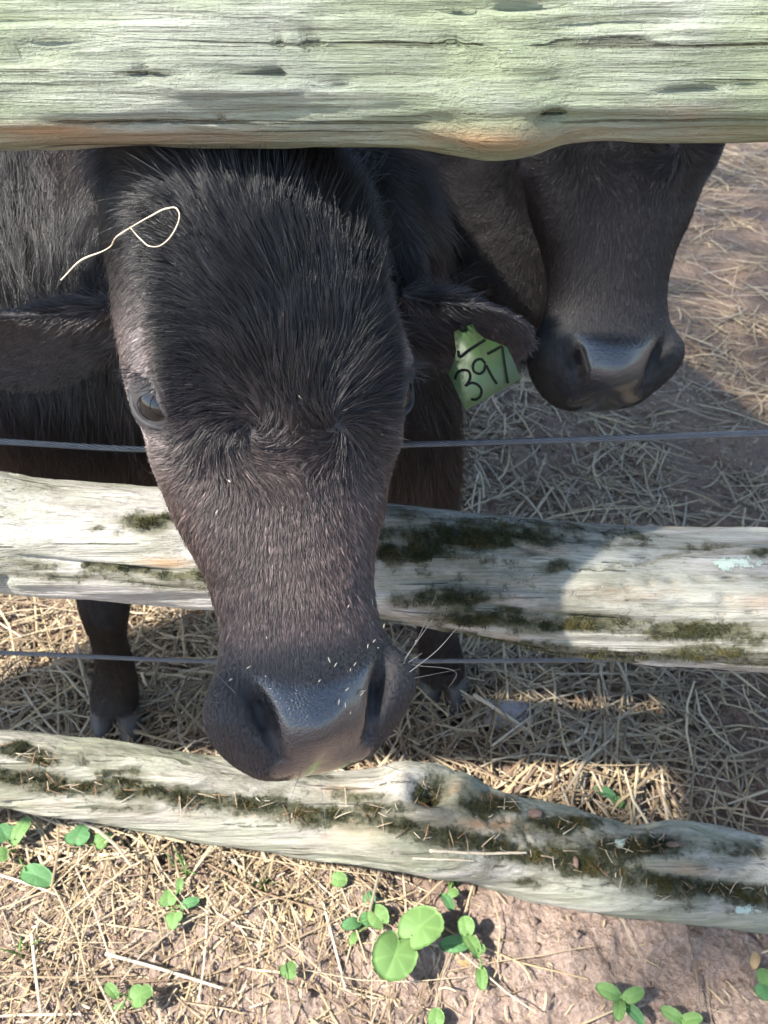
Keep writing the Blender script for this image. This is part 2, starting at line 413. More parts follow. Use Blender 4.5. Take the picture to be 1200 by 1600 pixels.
rail_c = make_rail('fence_rail',
    [(-900, 1060), (0, 1147), (150, 1165), (300, 1181), (450, 1203), (520, 1211), (590, 1204), (625, 1198), (655, 1197), (690, 1206), (730, 1222), (770, 1240), (830, 1257), (900, 1269), (960, 1283), (1000, 1294), (1060, 1290), (1130, 1300), (1200, 1312), (2100, 1440)],
    [(-900, 1130), (0, 1260), (150, 1284), (300, 1305), (450, 1325), (600, 1350), (750, 1380), (900, 1412), (1050, 1434), (1200, 1453), (2100, 1580)],
    D_, 43, 2.4, wood_low, 'lowest rail, twisted and mossy with a knot hole, near the ground', rot=0.1,
    trough=[([(-200, 1185), (0, 1212), (150, 1228), (300, 1245), (450, 1265), (600, 1288), (700, 1308), (800, 1330), (900, 1352), (1000, 1372), (1200, 1400), (1400, 1430)], 21, .012),
            ([(700, 1262), (800, 1290), (900, 1306), (1000, 1330)], 10, .008)],
    grooves=[([(430, 1330), (600, 1352), (800, 1372)], 3, .003), ([(100, 1190), (300, 1212)], 3, .004), ([(760, 1360), (900, 1392), (1100, 1420)], 3, .004)],
    bumps=[(672, 1236, 26, 22, -.034), (630, 1222, 20, 26, .011), (722, 1232, 26, 18, .012), (675, 1205, 45, 10, .012), (680, 1272, 60, 13, .013), (965, 1288, 30, 14, -.008), (1060, 1300, 50, 14, .006)],
    moss=[(30, 1172, 50, 12, 1.0), (60, 1185, 30, 12, .9), (180, 1205, 60, 10, .7), (200, 1222, 60, 9, .9), (672, 1236, 30, 26, 1.1), (600, 1265, 60, 16, .8), (760, 1258, 60, 20, 1.0), (880, 1285, 70, 16, 1.05), (1000, 1322, 90, 22, 1.0),
          (900, 1340, 120, 22, .95), (1060, 1395, 60, 18, .9), (200, 1265, 70, 9, .7), (480, 1215, 60, 9, .6), (560, 1245, 80, 14, .6), (830, 1380, 50, 10, .6), (900, 1325, 210, 60, .52), (1080, 1400, 120, 40, .48), (100, 1178, 120, 18, .45), (420, 1235, 160, 24, .42), (640, 1330, 200, 16, .35), (760, 1310, 60, 12, .75), (1150, 1325, 60, 12, .7)],
    mossbands=[([(0, 1214), (150, 1230), (300, 1247), (450, 1267), (600, 1290), (700, 1310), (800, 1332), (900, 1354), (1000, 1376), (1200, 1404)], 23, .80)],
    algae=.5, warm=[(760, 1288, 60, 14, .9), (530, 1235, 40, 12, .6), (700, 1240, 22, 12, .8), (1070, 1360, 60, 14, .5), (430, 1275, 200, 8, .5)], lichen=[(1165, 1423, 26, 6), (975, 1315, 20, 8)])

# posts at both ends of the bay, outside the picture
wood_post = wood('post_wood', (0.28, 0.26, 0.22), (0.46, 0.43, 0.38), (0.38, 0.30, 0.24), 0.6)
for sx, lab in ((-1, 'rough fence post at the left end of the rails'), (1, 'rough fence post at the right end of the rails')):
    zz = np.linspace(-0.15, 1.42, 60); ang = np.linspace(0, 2 * math.pi, 40, endpoint=False)
    pth = np.stack([np.full(60, sx * 1.30), np.full(60, 0.645), zz], -1)
    rr = sweep(pth, 0.085, 0.10, 40, up=(0, 1, 0), e=2.6)
    rr += 0.010 * fbm(rr * np.array([9, 9, 2]), 80 + sx, 3)[..., None] * unit(rr - pth[:, None])
    v, f = loft(rr)
    z0 = np.zeros(len(v))
    po = add('fence_post', make_mesh('fence_post', v, f, [wood_post], attrs={'moss': z0 + .2, 'algae': z0 + .6, 'warm': z0, 'lichen': z0}))
    tag(po, lab, 'fence post', 'posts of the rail fence')

# ------------------------------------------------------------------ hair maker
def hair_object(name, roots, d, n, L, lift, rad, tint, mat, parent=None, npts=5, curl=0.1, loc=None, taper=True):
    N = len(roots)
    s = np.linspace(0, 1, npts)[None, :, None]
    L = np.asarray(L)[:, None, None]; lift = np.broadcast_to(lift, N)[:, None, None]
    rnd = rng.normal(size=(N, 1, 3)) * curl
    pts = roots[:, None] + L * (d[:, None] * s + n[:, None] * lift * (s - 0.55 * s * s) + rnd * s * s)
    pts[:, 0] -= n * 0.0008
    cu = bpy.data.hair_curves.new(name); cu.add_curves([npts] * N)
    cu.attributes['position'].data.foreach_set('vector', pts.astype(np.float32).ravel())
    ra = np.broadcast_to(rad, N)[:, None] * (np.array([1, .95, .8, .55, .12] if npts == 5 else np.linspace(1, .12, npts))[None] if taper else np.ones((1, npts)))
    a = cu.attributes.new('radius', 'FLOAT', 'POINT'); a.data.foreach_set('value', ra.astype(np.float32).ravel())
    c = np.ones((N, 4), np.float32); c[:, :3] = tint
    a = cu.attributes.new('tint', 'FLOAT_COLOR', 'CURVE'); a.data.foreach_set('color', c.ravel())
    cu.materials.append(mat)
    return add(name, cu, parent, loc)
def tri_sample(V, T, dens, keep=None):
    """random points on triangles; dens: hairs per m2 per triangle"""
    a, b, c_ = V[T[:, 0]], V[T[:, 1]], V[T[:, 2]]
    cr = np.cross(b - a, c_ - a); ar = 0.5 * np.linalg.norm(cr, axis=1)
    ex = ar * dens
    cnt = np.floor(ex + rng.random(len(ex))).astype(int)
    idx = np.repeat(np.arange(len(T)), cnt)
    u = rng.random((len(idx), 2)); fl = u.sum(1) > 1; u[fl] = 1 - u[fl]
    p = a[idx] + (b - a)[idx] * u[:, :1] + (c_ - a)[idx] * u[:, 1:]
    return p, unit(cr[idx]), idx
def tint_mat(name, rough=.4, spec=.5, attr='tint', sheen=0.0):
    m = NT(name); m.set(m.attr(attr, 'Color'), rough, None, spec); return m.m
fur_mat = tint_mat('dark_fur', .36, .40)
moss_mat = tint_mat('moss_tufts', .8, .2)

# moss tufts growing on the rails
def quads_to_tris(me):
    me.calc_loop_triangles()
    T = np.zeros(len(me.loop_triangles) * 3, np.int32); me.loop_triangles.foreach_get('vertices', T)
    return T.reshape(-1, 3)
for (root, o, V, N, ms, fr), dens in ((rail_b, 2.2e6), (rail_c, 2.4e6)):
    T = quads_to_tris(o.data)
    m = ms[T].mean(1) * fr[T].mean(1)
    p, n, idx = tri_sample(V, T, dens * .8 * sstep(.45, 1.0, m))
    k = fbm(p * 60, 5, 4, .65) + .9 * (m[idx] - .7) > 0.12
    p, n = p[k], n[k]
    n = n * np.sign(np.einsum('ij,ij->i', n, p - np.array([0, .615, .0]) * [0, 1, 0] - p * [1, 0, 0] - np.array([0, 0, 1]) * p[:, 2:3]))[:, None] if False else n
    d = unit(n + rng.normal(size=p.shape) * .6)
    t = np.array([.034, .036, .017]) * (0.6 + 1.3 * rng.random((len(p), 1))) + np.array([.03, .018, 0.0]) * sstep(.1, .5, fbm(p * 30, 8, 2))[:, None]
    ho = hair_object('moss', p, d, n, .0025 + .004 * rng.random(len(p)), .2, .00035, t, moss_mat, root, npts=3, curl=.3)
    ho['kind'] = 'stuff'

# ================================================================== STEEL CABLES
steel = NT('galvanised_steel')
steel.b.inputs['Metallic'].default_value = .6
steel.set(steel.mix(steel.noise(60, detail=4), (0.075, 0.076, 0.080), (0.17, 0.172, 0.18)), .42)
def cable(pts, rad, label, pitch=0.06):
    pts = np.array(pts); xs = np.arange(-1.25, 1.25, 0.0035)
    cy = smooth_interp(xs, pts[:, 0], pts[:, 1]); cz = smooth_interp(xs, pts[:, 0], pts[:, 2])
    parts = []
    for k in range(7):
        a = 2 * math.pi * xs / pitch + k * math.pi / 3
        rr = rad * .64 if k < 6 else 0
        path = np.stack([xs, cy + rr * np.cos(a), cz + rr * np.sin(a)], -1)
        parts.append(tube(path, rad * .36 if k < 6 else rad * .34, 6))
    V, F = merge(parts)
    o = add('steel_cable', make_mesh('steel_cable', V, F, [steel.m]))
    return tag(o, label, 'cable', 'steel cables between the rails')
CY = 0.70
def cab(plist, y=CY):
    q = [Py(a, b, y) for a, b in plist]
    q = [np.array([-1.6, y, q[0][2] + 0.0])] + q + [np.array([1.6, y, q[-1][2]])]
    return q
cable(cab([(0, 690), (225, 702), (615, 695), (900, 687), (1200, 677)]), .0034, 'twisted steel cable between the top and middle rails')
cable(cab([(0, 1020), (330, 1033), (640, 1033), (1010, 1031)]), .0030, 'twisted steel cable between the middle and lowest rails')

# ================================================================== WATER BUFFALO
class HeadFrame:
    def __init__(self, O, M, roll, scale=1.0):
        self.O = np.asarray(O, float); t = unit(np.asarray(M) - self.O)
        n0 = -FW - t * (-FW @ t); n0 = unit(n0); r0 = unit(np.cross(t, n0))
        if r0[0] < 0: r0 = -r0
        self.t = t; self.n = n0 * math.cos(roll) + r0 * math.sin(roll); self.r = r0 * math.cos(roll) - n0 * math.sin(roll)
        self.s = scale
    def w(self, p):
        p = np.asarray(p, float) * self.s
        return self.O + p[..., 0:1] * self.r + p[..., 1:2] * self.t + p[..., 2:3] * self.n
    def l(self, W):
        d = (np.asarray(W) - self.O) / self.s
        return np.stack([d @ self.r, d @ self.t, d @ self.n], -1)
    def vec(self, p):
        p = np.asarray(p, float); return p[..., 0:1] * self.r + p[..., 1:2] * self.t + p[..., 2:3] * self.n

HT = np.array([  # t, half width, top, bottom, widest line
    (-.075, .060, -.010, -.150, -.07), (-.05, .085, .012, -.165, -.06), (-.02, .097, .030, -.168, -.05), (.02, .104, .046, -.166, -.045), (.06, .106, .056, -.163, -.035), (.10, .104, .057, -.160, -.025),
    (.14, .101, .052, -.155, -.02), (.17, .096, .045, -.148, -.02), (.21, .086, .036, -.134, -.02), (.25, .074, .029, -.118, -.02), (.29, .061, .026, -.100, -.02),
    (.32, .058, .026, -.090, -.02), (.345, .062, .025, -.083, -.02), (.370, .072, .024, -.082, -.022), (.392, .073, .021, -.082, -.026), (.410, .064, .012, -.080, -.030), (.424, .050, -.003, -.076, -.036), (.434, .034, -.022, -.068, -.042), (.4395, .012, -.040, -.054, -.046)])
EYE_C, EYE_R, EYE_D, EYE_U = np.array([.0805, .160, .012]), .0212, np.array([.78, .10, .62]), np.array([-.52, .85, 0.0])
def g3(p, c, r):
    return np.exp(-(((p - np.array(c)) / np.array(r)) ** 2).sum(-1))
def head_shell(fr):
    ts = np.concatenate([np.linspace(-.075, .33, 110)[:-1], np.linspace(.33, .4395, 70)])
    w, top, bot, c_ = (smooth_interp(ts, HT[:, 0], HT[:, k]) for k in (1, 2, 3, 4))
    nc = 160; ph = np.linspace(0, 2 * math.pi, nc, endpoint=False)
    cs, sn = np.cos(ph), np.sin(ph)
    e = 2.35
    s_ = np.sign(sn) * np.abs(sn) ** (2 / e); c2 = np.sign(cs) * np.abs(cs) ** (2 / e)
    x = w[:, None] * s_[None]
    hgt = np.where(cs[None] > 0, (top - c_)[:, None], (c_ - bot)[:, None])
    # jaw narrows below the cheek line
    nrel = c2[None]
    x = x * np.where(nrel < 0, 1 - 0.32 * np.abs(nrel) ** 1.2, 1.0)
    p = np.stack([x, np.broadcast_to(ts[:, None], x.shape), c_[:, None] + hgt * nrel], -1)
    for sd in (-1, 1):
        p = p + (g3(p, (sd * .088, .150, .012), (.028, .034, .030)) * .014)[..., None] * np.array([sd * .75, 0, .65])      # brow
        p = p + (g3(p, (sd * .090, .196, .0), (.022, .016, .022)) * .006)[..., None] * np.array([sd * .8, 0, .5])
        p = p - (g3(p, (sd * .085, .172, -.012), (.022, .018, .018)) * .006)[..., None] * np.array([sd * .9, 0, .3])      # socket
        p = p - (g3(p, (sd * .062, .215, .030), (.022, .03, .02)) * .006)[..., None] * np.array([sd * .6, 0, .8])         # tear hollow
        p = p + (g3(p, (sd * .060, .21, -.05), (.03, .05, .04)) * .006)[..., None] * np.array([sd, 0, 0])                 # cheek bone
        p = p - (g3(p, (sd * .104, .055, -.01), (.03, .03, .04)) * .006)[..., None] * np.array([sd, 0, .2])               # temple
        p = p + (g3(p, (sd * .064, .374, .006), (.022, .028, .024)) * .014)[..., None] * np.array([sd * .75, -.1, .65])   # nostril wing
        p = p + (g3(p, (sd * .030, .418, -.014), (.018, .012, .016)) * .006)[..., None] * np.array([sd * .3, .8, .5])     # lip lobe
        # nostril: comma-shaped slit beside the pad
        q = p.copy(); q[..., 0] = p[..., 0] - sd * (.0425 - .30 * (p[..., 1] - .378))
        slit = np.exp(-((q[..., 0]) / (.0056 - .0024 * sstep(.368, .405, p[..., 1]))) ** 2 - ((p[..., 1] - .386) / .021) ** 2) * sstep(-.03, 0, p[..., 2] + .012)
        p = p + (slit * .034)[..., None] * np.array([sd * .10, -.22, -.97])
    p = p + (g3(p, (-.004, .386, .0), (.022, .024, .03)) * .013)[..., None] * np.array([0, .5, .85])                         # pad swell
    p = p - (g3(p, (0, .425, -.02), (.006, .016, .03)) * .006)[..., None] * np.array([0, .7, .7])                        # philtrum
    p = p + (g3(p, (0, .015, .05), (.06, .04, .05)) * .010)[..., None] * np.array([0, -.3, .9])                          # poll
    p = p + (g3(p, (.004, .28, .03), (.02, .07, .02)) * .003)[..., None] * np.array([0, 0, 1.0])                         # nasal bridge
    for sd in (-1, 1):                                          # skin stretched round the eyeball, open in front
        mir = np.array([sd, 1, 1]); E = EYE_C * mir; D = unit(EYE_D * mir); U = EYE_U * mir; U = unit(U - D * (U @ D)); W_ = np.cross(U, D)
        q = p - E; r_ = np.linalg.norm(q, axis=-1); u = q / (r_[..., None] + 1e-9)
        a_u = np.arctan2(u @ U, u @ D); a_w = np.arctan2(u @ W_, u @ D)
        op = (a_u / R(62)) ** 2 + (a_w / R(38)) ** 2
        tgt = np.where((u @ D) > 0, EYE_R * (.86 + .27 * sstep(.75, 1.15, op)), EYE_R * 1.13 * sstep(-.9, .1, u @ D))
        k_ = .005; h_ = np.clip(.5 + .5 * (r_ - tgt) / k_, 0, 1); new = tgt * (1 - h_) + r_ * h_ + k_ * h_ * (1 - h_)
        near_ = sstep(.050, .036, r_)[..., None]
        p = p + u * (new - r_)[..., None] * near_
    p = p + 0.0016 * fbm(p * 26, 90, 3)[..., None] * np.array([.5, 0, .8])
    return loft(fr.w(p))
def ear_shell(base, tip, B, W, cup=.58, thick=.009):
    """leaf-shaped cupped ear; B: width direction, opening towards C"""
    A = np.asarray(tip) - np.asarray(base); Ln = np.linalg.norm(A); A = A / Ln
    B = unit(np.asarray(B) - A * (np.asarray(B) @ A)); C = np.cross(A, B)
    nu, nv = 46, 26
    u = np.linspace(0, 1, nu)[:, None]; v = np.linspace(-1, 1, nv)[None]
    w = W * smooth_interp(u[:, 0], [0, .12, .3, .5, .7, .85, .95, 1], [.36, .48, .80, 1.0, .97, .80, .52, .18])[:, None]
    cp = smooth_interp(u[:, 0], [0, .2, .5, 1], [1.25, 1.05, .65, .25])[:, None] * cup
    ang = v * (0.35 + 1.15 * cp)                  # curl of the section
    rad = w / (0.35 + 1.15 * cp)
    bx = rad * np.sin(ang); cz = rad * (1 - np.cos(ang))
    droop = -0.10 * Ln * u ** 2
    th = thick * (0.55 + 0.45 * (1 - np.abs(v) ** 3)) * (1 - .35 * u)
    def srf(o): return np.asarray(base) + A * (u * Ln)[..., None] + B * (bx * (rad - o) / rad)[..., None] + C * (cz * (rad - o) / rad + o)[..., None] + np.array([0, 0, 1]) * np.broadcast_to(droop, bx.shape)[..., None]
    inn = srf(np.broadcast_to(0.0, bx.shape) + th * .5); out = srf(-th * .5)
    ring = np.concatenate([inn, out[:, ::-1]], 1)
    return loft(ring), A, B, C

def limb(pts, rad, nc=22, flat=1.0):
    p, s = path_points(np.column_stack([pts, rad]), 60)
    return loft(sweep(p[:, :3], p[:, 3], p[:, 3] * flat, nc, up=(0.05, 1, 0.02)))
def torso(pts):
    p, s = path_points(pts, 80)
    V, F = loft(sweep(p[:, :3], p[:, 3], p[:, 4], 56, up=(0, 0, 1), e=2.2)); return V, F

horn = NT('hoof_horn')
horn.set(horn.mix(horn.noise(30, horn.mapping((1, 1, 6)), detail=4), (0.022, 0.020, 0.019), (0.085, 0.076, 0.070)), .6, horn.bump(horn.noise(9, horn.mapping((1, 1, 30))), .3, .003))
def claw(c0, direction, side, parent, sc=1.0):
    """one half of a cloven hoof; direction = forward on the ground"""
    f = unit(np.array([direction[0], direction[1], 0])); r_ = np.array([f[1], -f[0], 0]) * side
    zz = np.array([0, .2, .5, .8, 1.0])
    rings = []
    ang = np.linspace(0, 2 * math.pi, 20, endpoint=False)
    for k, h in enumerate(np.linspace(0, 1, 8)):
        ln = (.048 - .020 * h) * sc; wd = (.0235 - .004 * h) * sc
        cen = np.asarray(c0) + r_ * (.0255 - .003 * h) * sc + f * (.014 - .030 * h) * sc + np.array([0, 0, (.001 + h * .062) * sc])
        x = np.cos(ang); y = np.sin(ang)
        taper = 1 - .35 * np.clip(x, 0, 1) ** 2
        rings.append(cen + f * (ln * x)[:, None] + r_ * (wd * y * taper)[:, None])
    v, fc = loft(np.array(rings))
    return add('hoof', make_mesh('hoof', v, fc, [horn.m]), parent)

skin = NT('animal_skin')
hl = skin.attr('hloc', 'Vector')
wet = skin.attr('wet')
tn = skin.attr('tint', 'Color')
pore = skin.voronoi(520, hl); pore2 = skin.noise(700, hl, detail=2); fold = skin.noise(70, hl, detail=4, rough=.6, dist=.8)
wr = skin.noise(90, hl, detail=3)
padc = skin.mix(skin.ramp(pore, .15, .5), (0.005, 0.005, 0.007), (0.016, 0.016, 0.020))
cc = skin.mix(wet, skin.mix(skin.ramp(wr, .35, .65), tn, skin.mix(.5, tn, (0.03, 0.026, 0.026))), padc)
hh = skin.math('ADD', skin.math('MULTIPLY', skin.math('MULTIPLY', pore, wet), 1.6), skin.math('MULTIPLY', pore2, .25)); hh = skin.math('ADD', hh, skin.math('MULTIPLY', skin.math('MULTIPLY', fold, wet), 3.0))
skin.put(skin.b.inputs['Coat Weight'], skin.math('MULTIPLY', wet, 1.0)); skin.b.inputs['Coat Roughness'].default_value = .17
skin.set(cc, skin.ramp(wet, 0, 1, .75, .27), skin.bump(hh, .55, .0008), .5)

def eye_parts(fr, side, root, look=EYE_D, C0=EYE_C, R_=EYE_R):
    R_ = R_ * fr.s
    D = unit(fr.vec(np.array([side * look[0], look[1], look[2]])))
    E = fr.w(np.array([side * C0[0], C0[1], C0[2]]))
    Ux = fr.vec(np.array([-side * .52, .85, .0])); Ux = unit(Ux - D * (Ux @ D)); Vx = np.cross(Ux, D)
    if Vx @ fr.n < 0: Vx = -Vx
    # eyeball
    th = np.linspace(0.02, math.pi - .02, 30)[:, None]; ph = np.linspace(0, 2 * math.pi, 40, endpoint=False)[None]
    rings = E + R_ * (np.cos(th)[..., None] * D + (np.sin(th) * np.cos(ph))[..., None] * Ux + (np.sin(th) * np.sin(ph))[..., None] * Vx)
    cosd = np.repeat(np.cos(th), 40, 1).ravel()
    v, f = loft(rings)
    eye = add('eye', make_mesh('eye', v, f, [eye_mat.m], attrs={'iris': np.concatenate([cosd, [1, -1]])}), root)
    def lid(name, a0f, a1, rad, sgn):
        be = np.linspace(R(4), R(176), 44)[:, None]; k = np.linspace(0, 1, 18)[None]
        a0 = a0f(be); al = a0 + (a1 - a0) * k
        def srf(r): return E + r[..., None] * (np.cos(be) * np.ones_like(k))[..., None] * Ux + (r * np.sin(be))[..., None] * (np.cos(al)[..., None] * D + sgn * np.sin(al)[..., None] * Vx)
        base_r = rad + .0012 * np.sin(math.pi * np.clip(k * 3, 0, 1)) + 0 * be
        o = srf(base_r * np.ones_like(al)); i = srf((R_ * .96) * np.ones_like(al))
        rg = np.concatenate([o, i[:, ::-1]], 1)
        v, f = loft(rg)
        lc = fr.l(v)
        return add(name, make_mesh(name, v, f, [skin.m], attrs={'tint': np.tile([[.030, .025, .025]] if sgn > 0 else [[.013, .013, .016]], (len(v), 1)), 'wet': np.zeros(len(v)), 'hloc': lc}), eye)
    lid('upper_eyelid', lambda b: R(21) * np.sin(b) + R(2), R(58), R_ * 1.13, 1)
    lid('lower_eyelid', lambda b: R(33) * np.sin(b) ** 1.2 + R(2), R(58), R_ * 1.11, -1)
    # lashes along the upper lid
    nl = 90
    b = R(178) - np.abs(rng.normal(size=nl)) * R(38); al = R(27) * np.sin(b) + R(6)
    p = E + R_ * 1.17 * (np.cos(b)[:, None] * Ux + np.sin(b)[:, None] * (np.cos(al)[:, None] * D + np.sin(al)[:, None] * Vx))
    dd = unit(D * .45 + np.array([0, 0, -.45]) + fr.r * side * .55 + (np.cos(b) * .35)[:, None] * Ux + rng.normal(size=(nl, 3)) * .16)
    hair_object('eyelashes', p, dd, np.tile(Vx, (nl, 1)), rng.uniform(.012, .024, nl), .12, .00022, np.tile([[.016, .017, .022]], (nl, 1)), fur_mat, eye)['kind'] = 'stuff'
    return E, D, Ux, Vx
eye_mat = NT('eyeball')
ir = eye_mat.attr('iris')
eye_mat.set(eye_mat.mix(eye_mat.ramp(ir, .70, .76), eye_mat.mix(eye_mat.ramp(ir, .45, .55), (0.05, 0.04, 0.035), (0.010, 0.007, 0.005)), (0.002, 0.002, 0.003)), .08, None, .45)
eye_mat.b.inputs['Coat Weight'].default_value = .15

def build_buffalo(label, fr, ears, body, legs, voxel, base, dens_head, dens_body, body_dir, hooffwd, seed, head_tints, ycut, group='water buffalo at the fence'):
    root = empty('water_buffalo', base)
    tag(root, label, 'water buffalo', group)
    parts = [head_shell(fr), torso(body)]
    efr = []
    for (b, t_, B, W) in ears:
        sh, A, Bb, C = ear_shell(b, t_, B, W); parts.append(sh); efr.append((np.asarray(b), np.asarray(t_), A, C, W))
    for L in legs:
        parts.append(limb(L[:, :3], L[:, 3]))
    V, F = merge(parts)
    tmp = bpy.data.objects.new('tmp', make_mesh('tmp', V, F)); COL.objects.link(tmp)
    md = tmp.modifiers.new('r', 'REMESH'); md.mode = 'VOXEL'; md.voxel_size = voxel
    sm = tmp.modifiers.new('s', 'SMOOTH'); sm.factor = .5; sm.iterations = 3
    dg = bpy.context.evaluated_depsgraph_get()
    me = bpy.data.meshes.new_from_object(tmp.evaluated_get(dg))
    bpy.data.objects.remove(tmp)
    me.name = 'body'
    n = len(me.vertices)
    V = np.zeros(n * 3, np.float32); me.vertices.foreach_get('co', V); V = V.reshape(-1, 3).astype(float)
    T = quads_to_tris(me)
    me.polygons.foreach_set('use_smooth', np.ones(len(me.polygons), bool))
    lc = fr.l(V)
    fld = fields(lc, V, fr, efr, legs, head_tints)
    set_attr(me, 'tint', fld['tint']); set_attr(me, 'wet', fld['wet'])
    at = me.attributes.new('hloc', 'FLOAT_VECTOR', 'POINT'); at.data.foreach_set('vector', lc.astype(np.float32).ravel())
    me.materials.clear(); me.materials.append(skin.m)
    bo = add('body', me, root)
    # ---------------- coat
    cen = V[T].mean(1); fT = {k: fld[k][T].mean(1) for k in ('head', 'dens')}
    px, py, zc = proj(cen)
    vis = (px > -160) & (px < 1360) & (py > -100) & (py < 1700)
    a, b_, c_ = V[T[:, 0]], V[T[:, 1]], V[T[:, 2]]
    fn = unit(np.cross(b_ - a, c_ - a)); facing = np.einsum('ij,ij->i', fn, unit(CAM - cen))
    dens = (dens_head * fT['head'] + dens_body * (1 - fT['head'])) * fT['dens']
    dens = dens * np.where(cen[:, 1] > ycut, .3, 1.0) * np.where(vis, 1.0, .12) * np.where(facing > -.25, 1.0, .15)
    p, nn, idx = tri_sample(V, T, dens)
    f = fields(fr.l(p), p, fr, efr, legs, head_tints)
    d = f['dir'] + (0.16 * np.stack([noise3(p * 130, seed + k) for k in range(3)], -1) + .45 * np.stack([noise3(p * 34, seed + 5 + k) for k in range(3)], -1)) * f['wild'][:, None] + rng.normal(size=p.shape) * .07
    d = d - nn * np.einsum('ij,ij->i', d, nn)[:, None]; d = unit(d)
    N = len(p)
    # neighbouring hairs gather into locks
    cell = np.where(f['len'] > .030, .011, np.where(f['len'] > .014, .0055, .0030))
    key = np.floor(p / cell[:, None] + .35 * np.stack([noise3(p * 60, seed + 11 + k) for k in range(3)], -1)).astype(np.int64)
    hk = (key[:, 0] * 73856093) ^ (key[:, 1] * 19349663) ^ (key[:, 2] * 83492791)
    uq, inv = np.unique(hk, return_inverse=True)
    nU = len(uq); cnt = np.bincount(inv, minlength=nU)[:, None]
    gc = np.stack([np.bincount(inv, p[:, k], nU) for k in range(3)], -1) / cnt
    gd = np.stack([np.bincount(inv, d[:, k], nU) for k in range(3)], -1) / cnt + rng.normal(size=(nU, 3)) * .10
    gb = np.exp(rng.normal(size=nU) * .38)[inv]
    d = unit(.45 * d + .55 * unit(gd)[inv])
    gather = (gc[inv] - p); gather = gather - nn * np.einsum('ij,ij->i', gather, nn)[:, None]
    L = f['len'] * (0.65 + .55 * rng.random(N))
    long_ = rng.random(N) < .03; L = np.where(long_, L * 1.35, L)
    lift = (f['lift'] + .10 * rng.random(N)) * np.where(long_, 1.8, 1.0)
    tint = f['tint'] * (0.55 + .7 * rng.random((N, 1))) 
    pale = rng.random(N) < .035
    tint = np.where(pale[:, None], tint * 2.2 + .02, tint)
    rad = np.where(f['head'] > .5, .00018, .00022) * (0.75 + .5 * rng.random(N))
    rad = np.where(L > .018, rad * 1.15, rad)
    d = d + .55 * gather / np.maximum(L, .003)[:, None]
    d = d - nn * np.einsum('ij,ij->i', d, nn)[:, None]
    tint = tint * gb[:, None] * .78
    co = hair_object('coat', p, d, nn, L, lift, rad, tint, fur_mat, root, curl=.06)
    print('HAIRS', len(p), 'VERTS', n)
    co['kind'] = 'stuff'
    for (hp, fw) in hooffwd:
        for sd in (-1, 1): claw(hp, fw, sd, root)
    return root, bo, efr, V, T

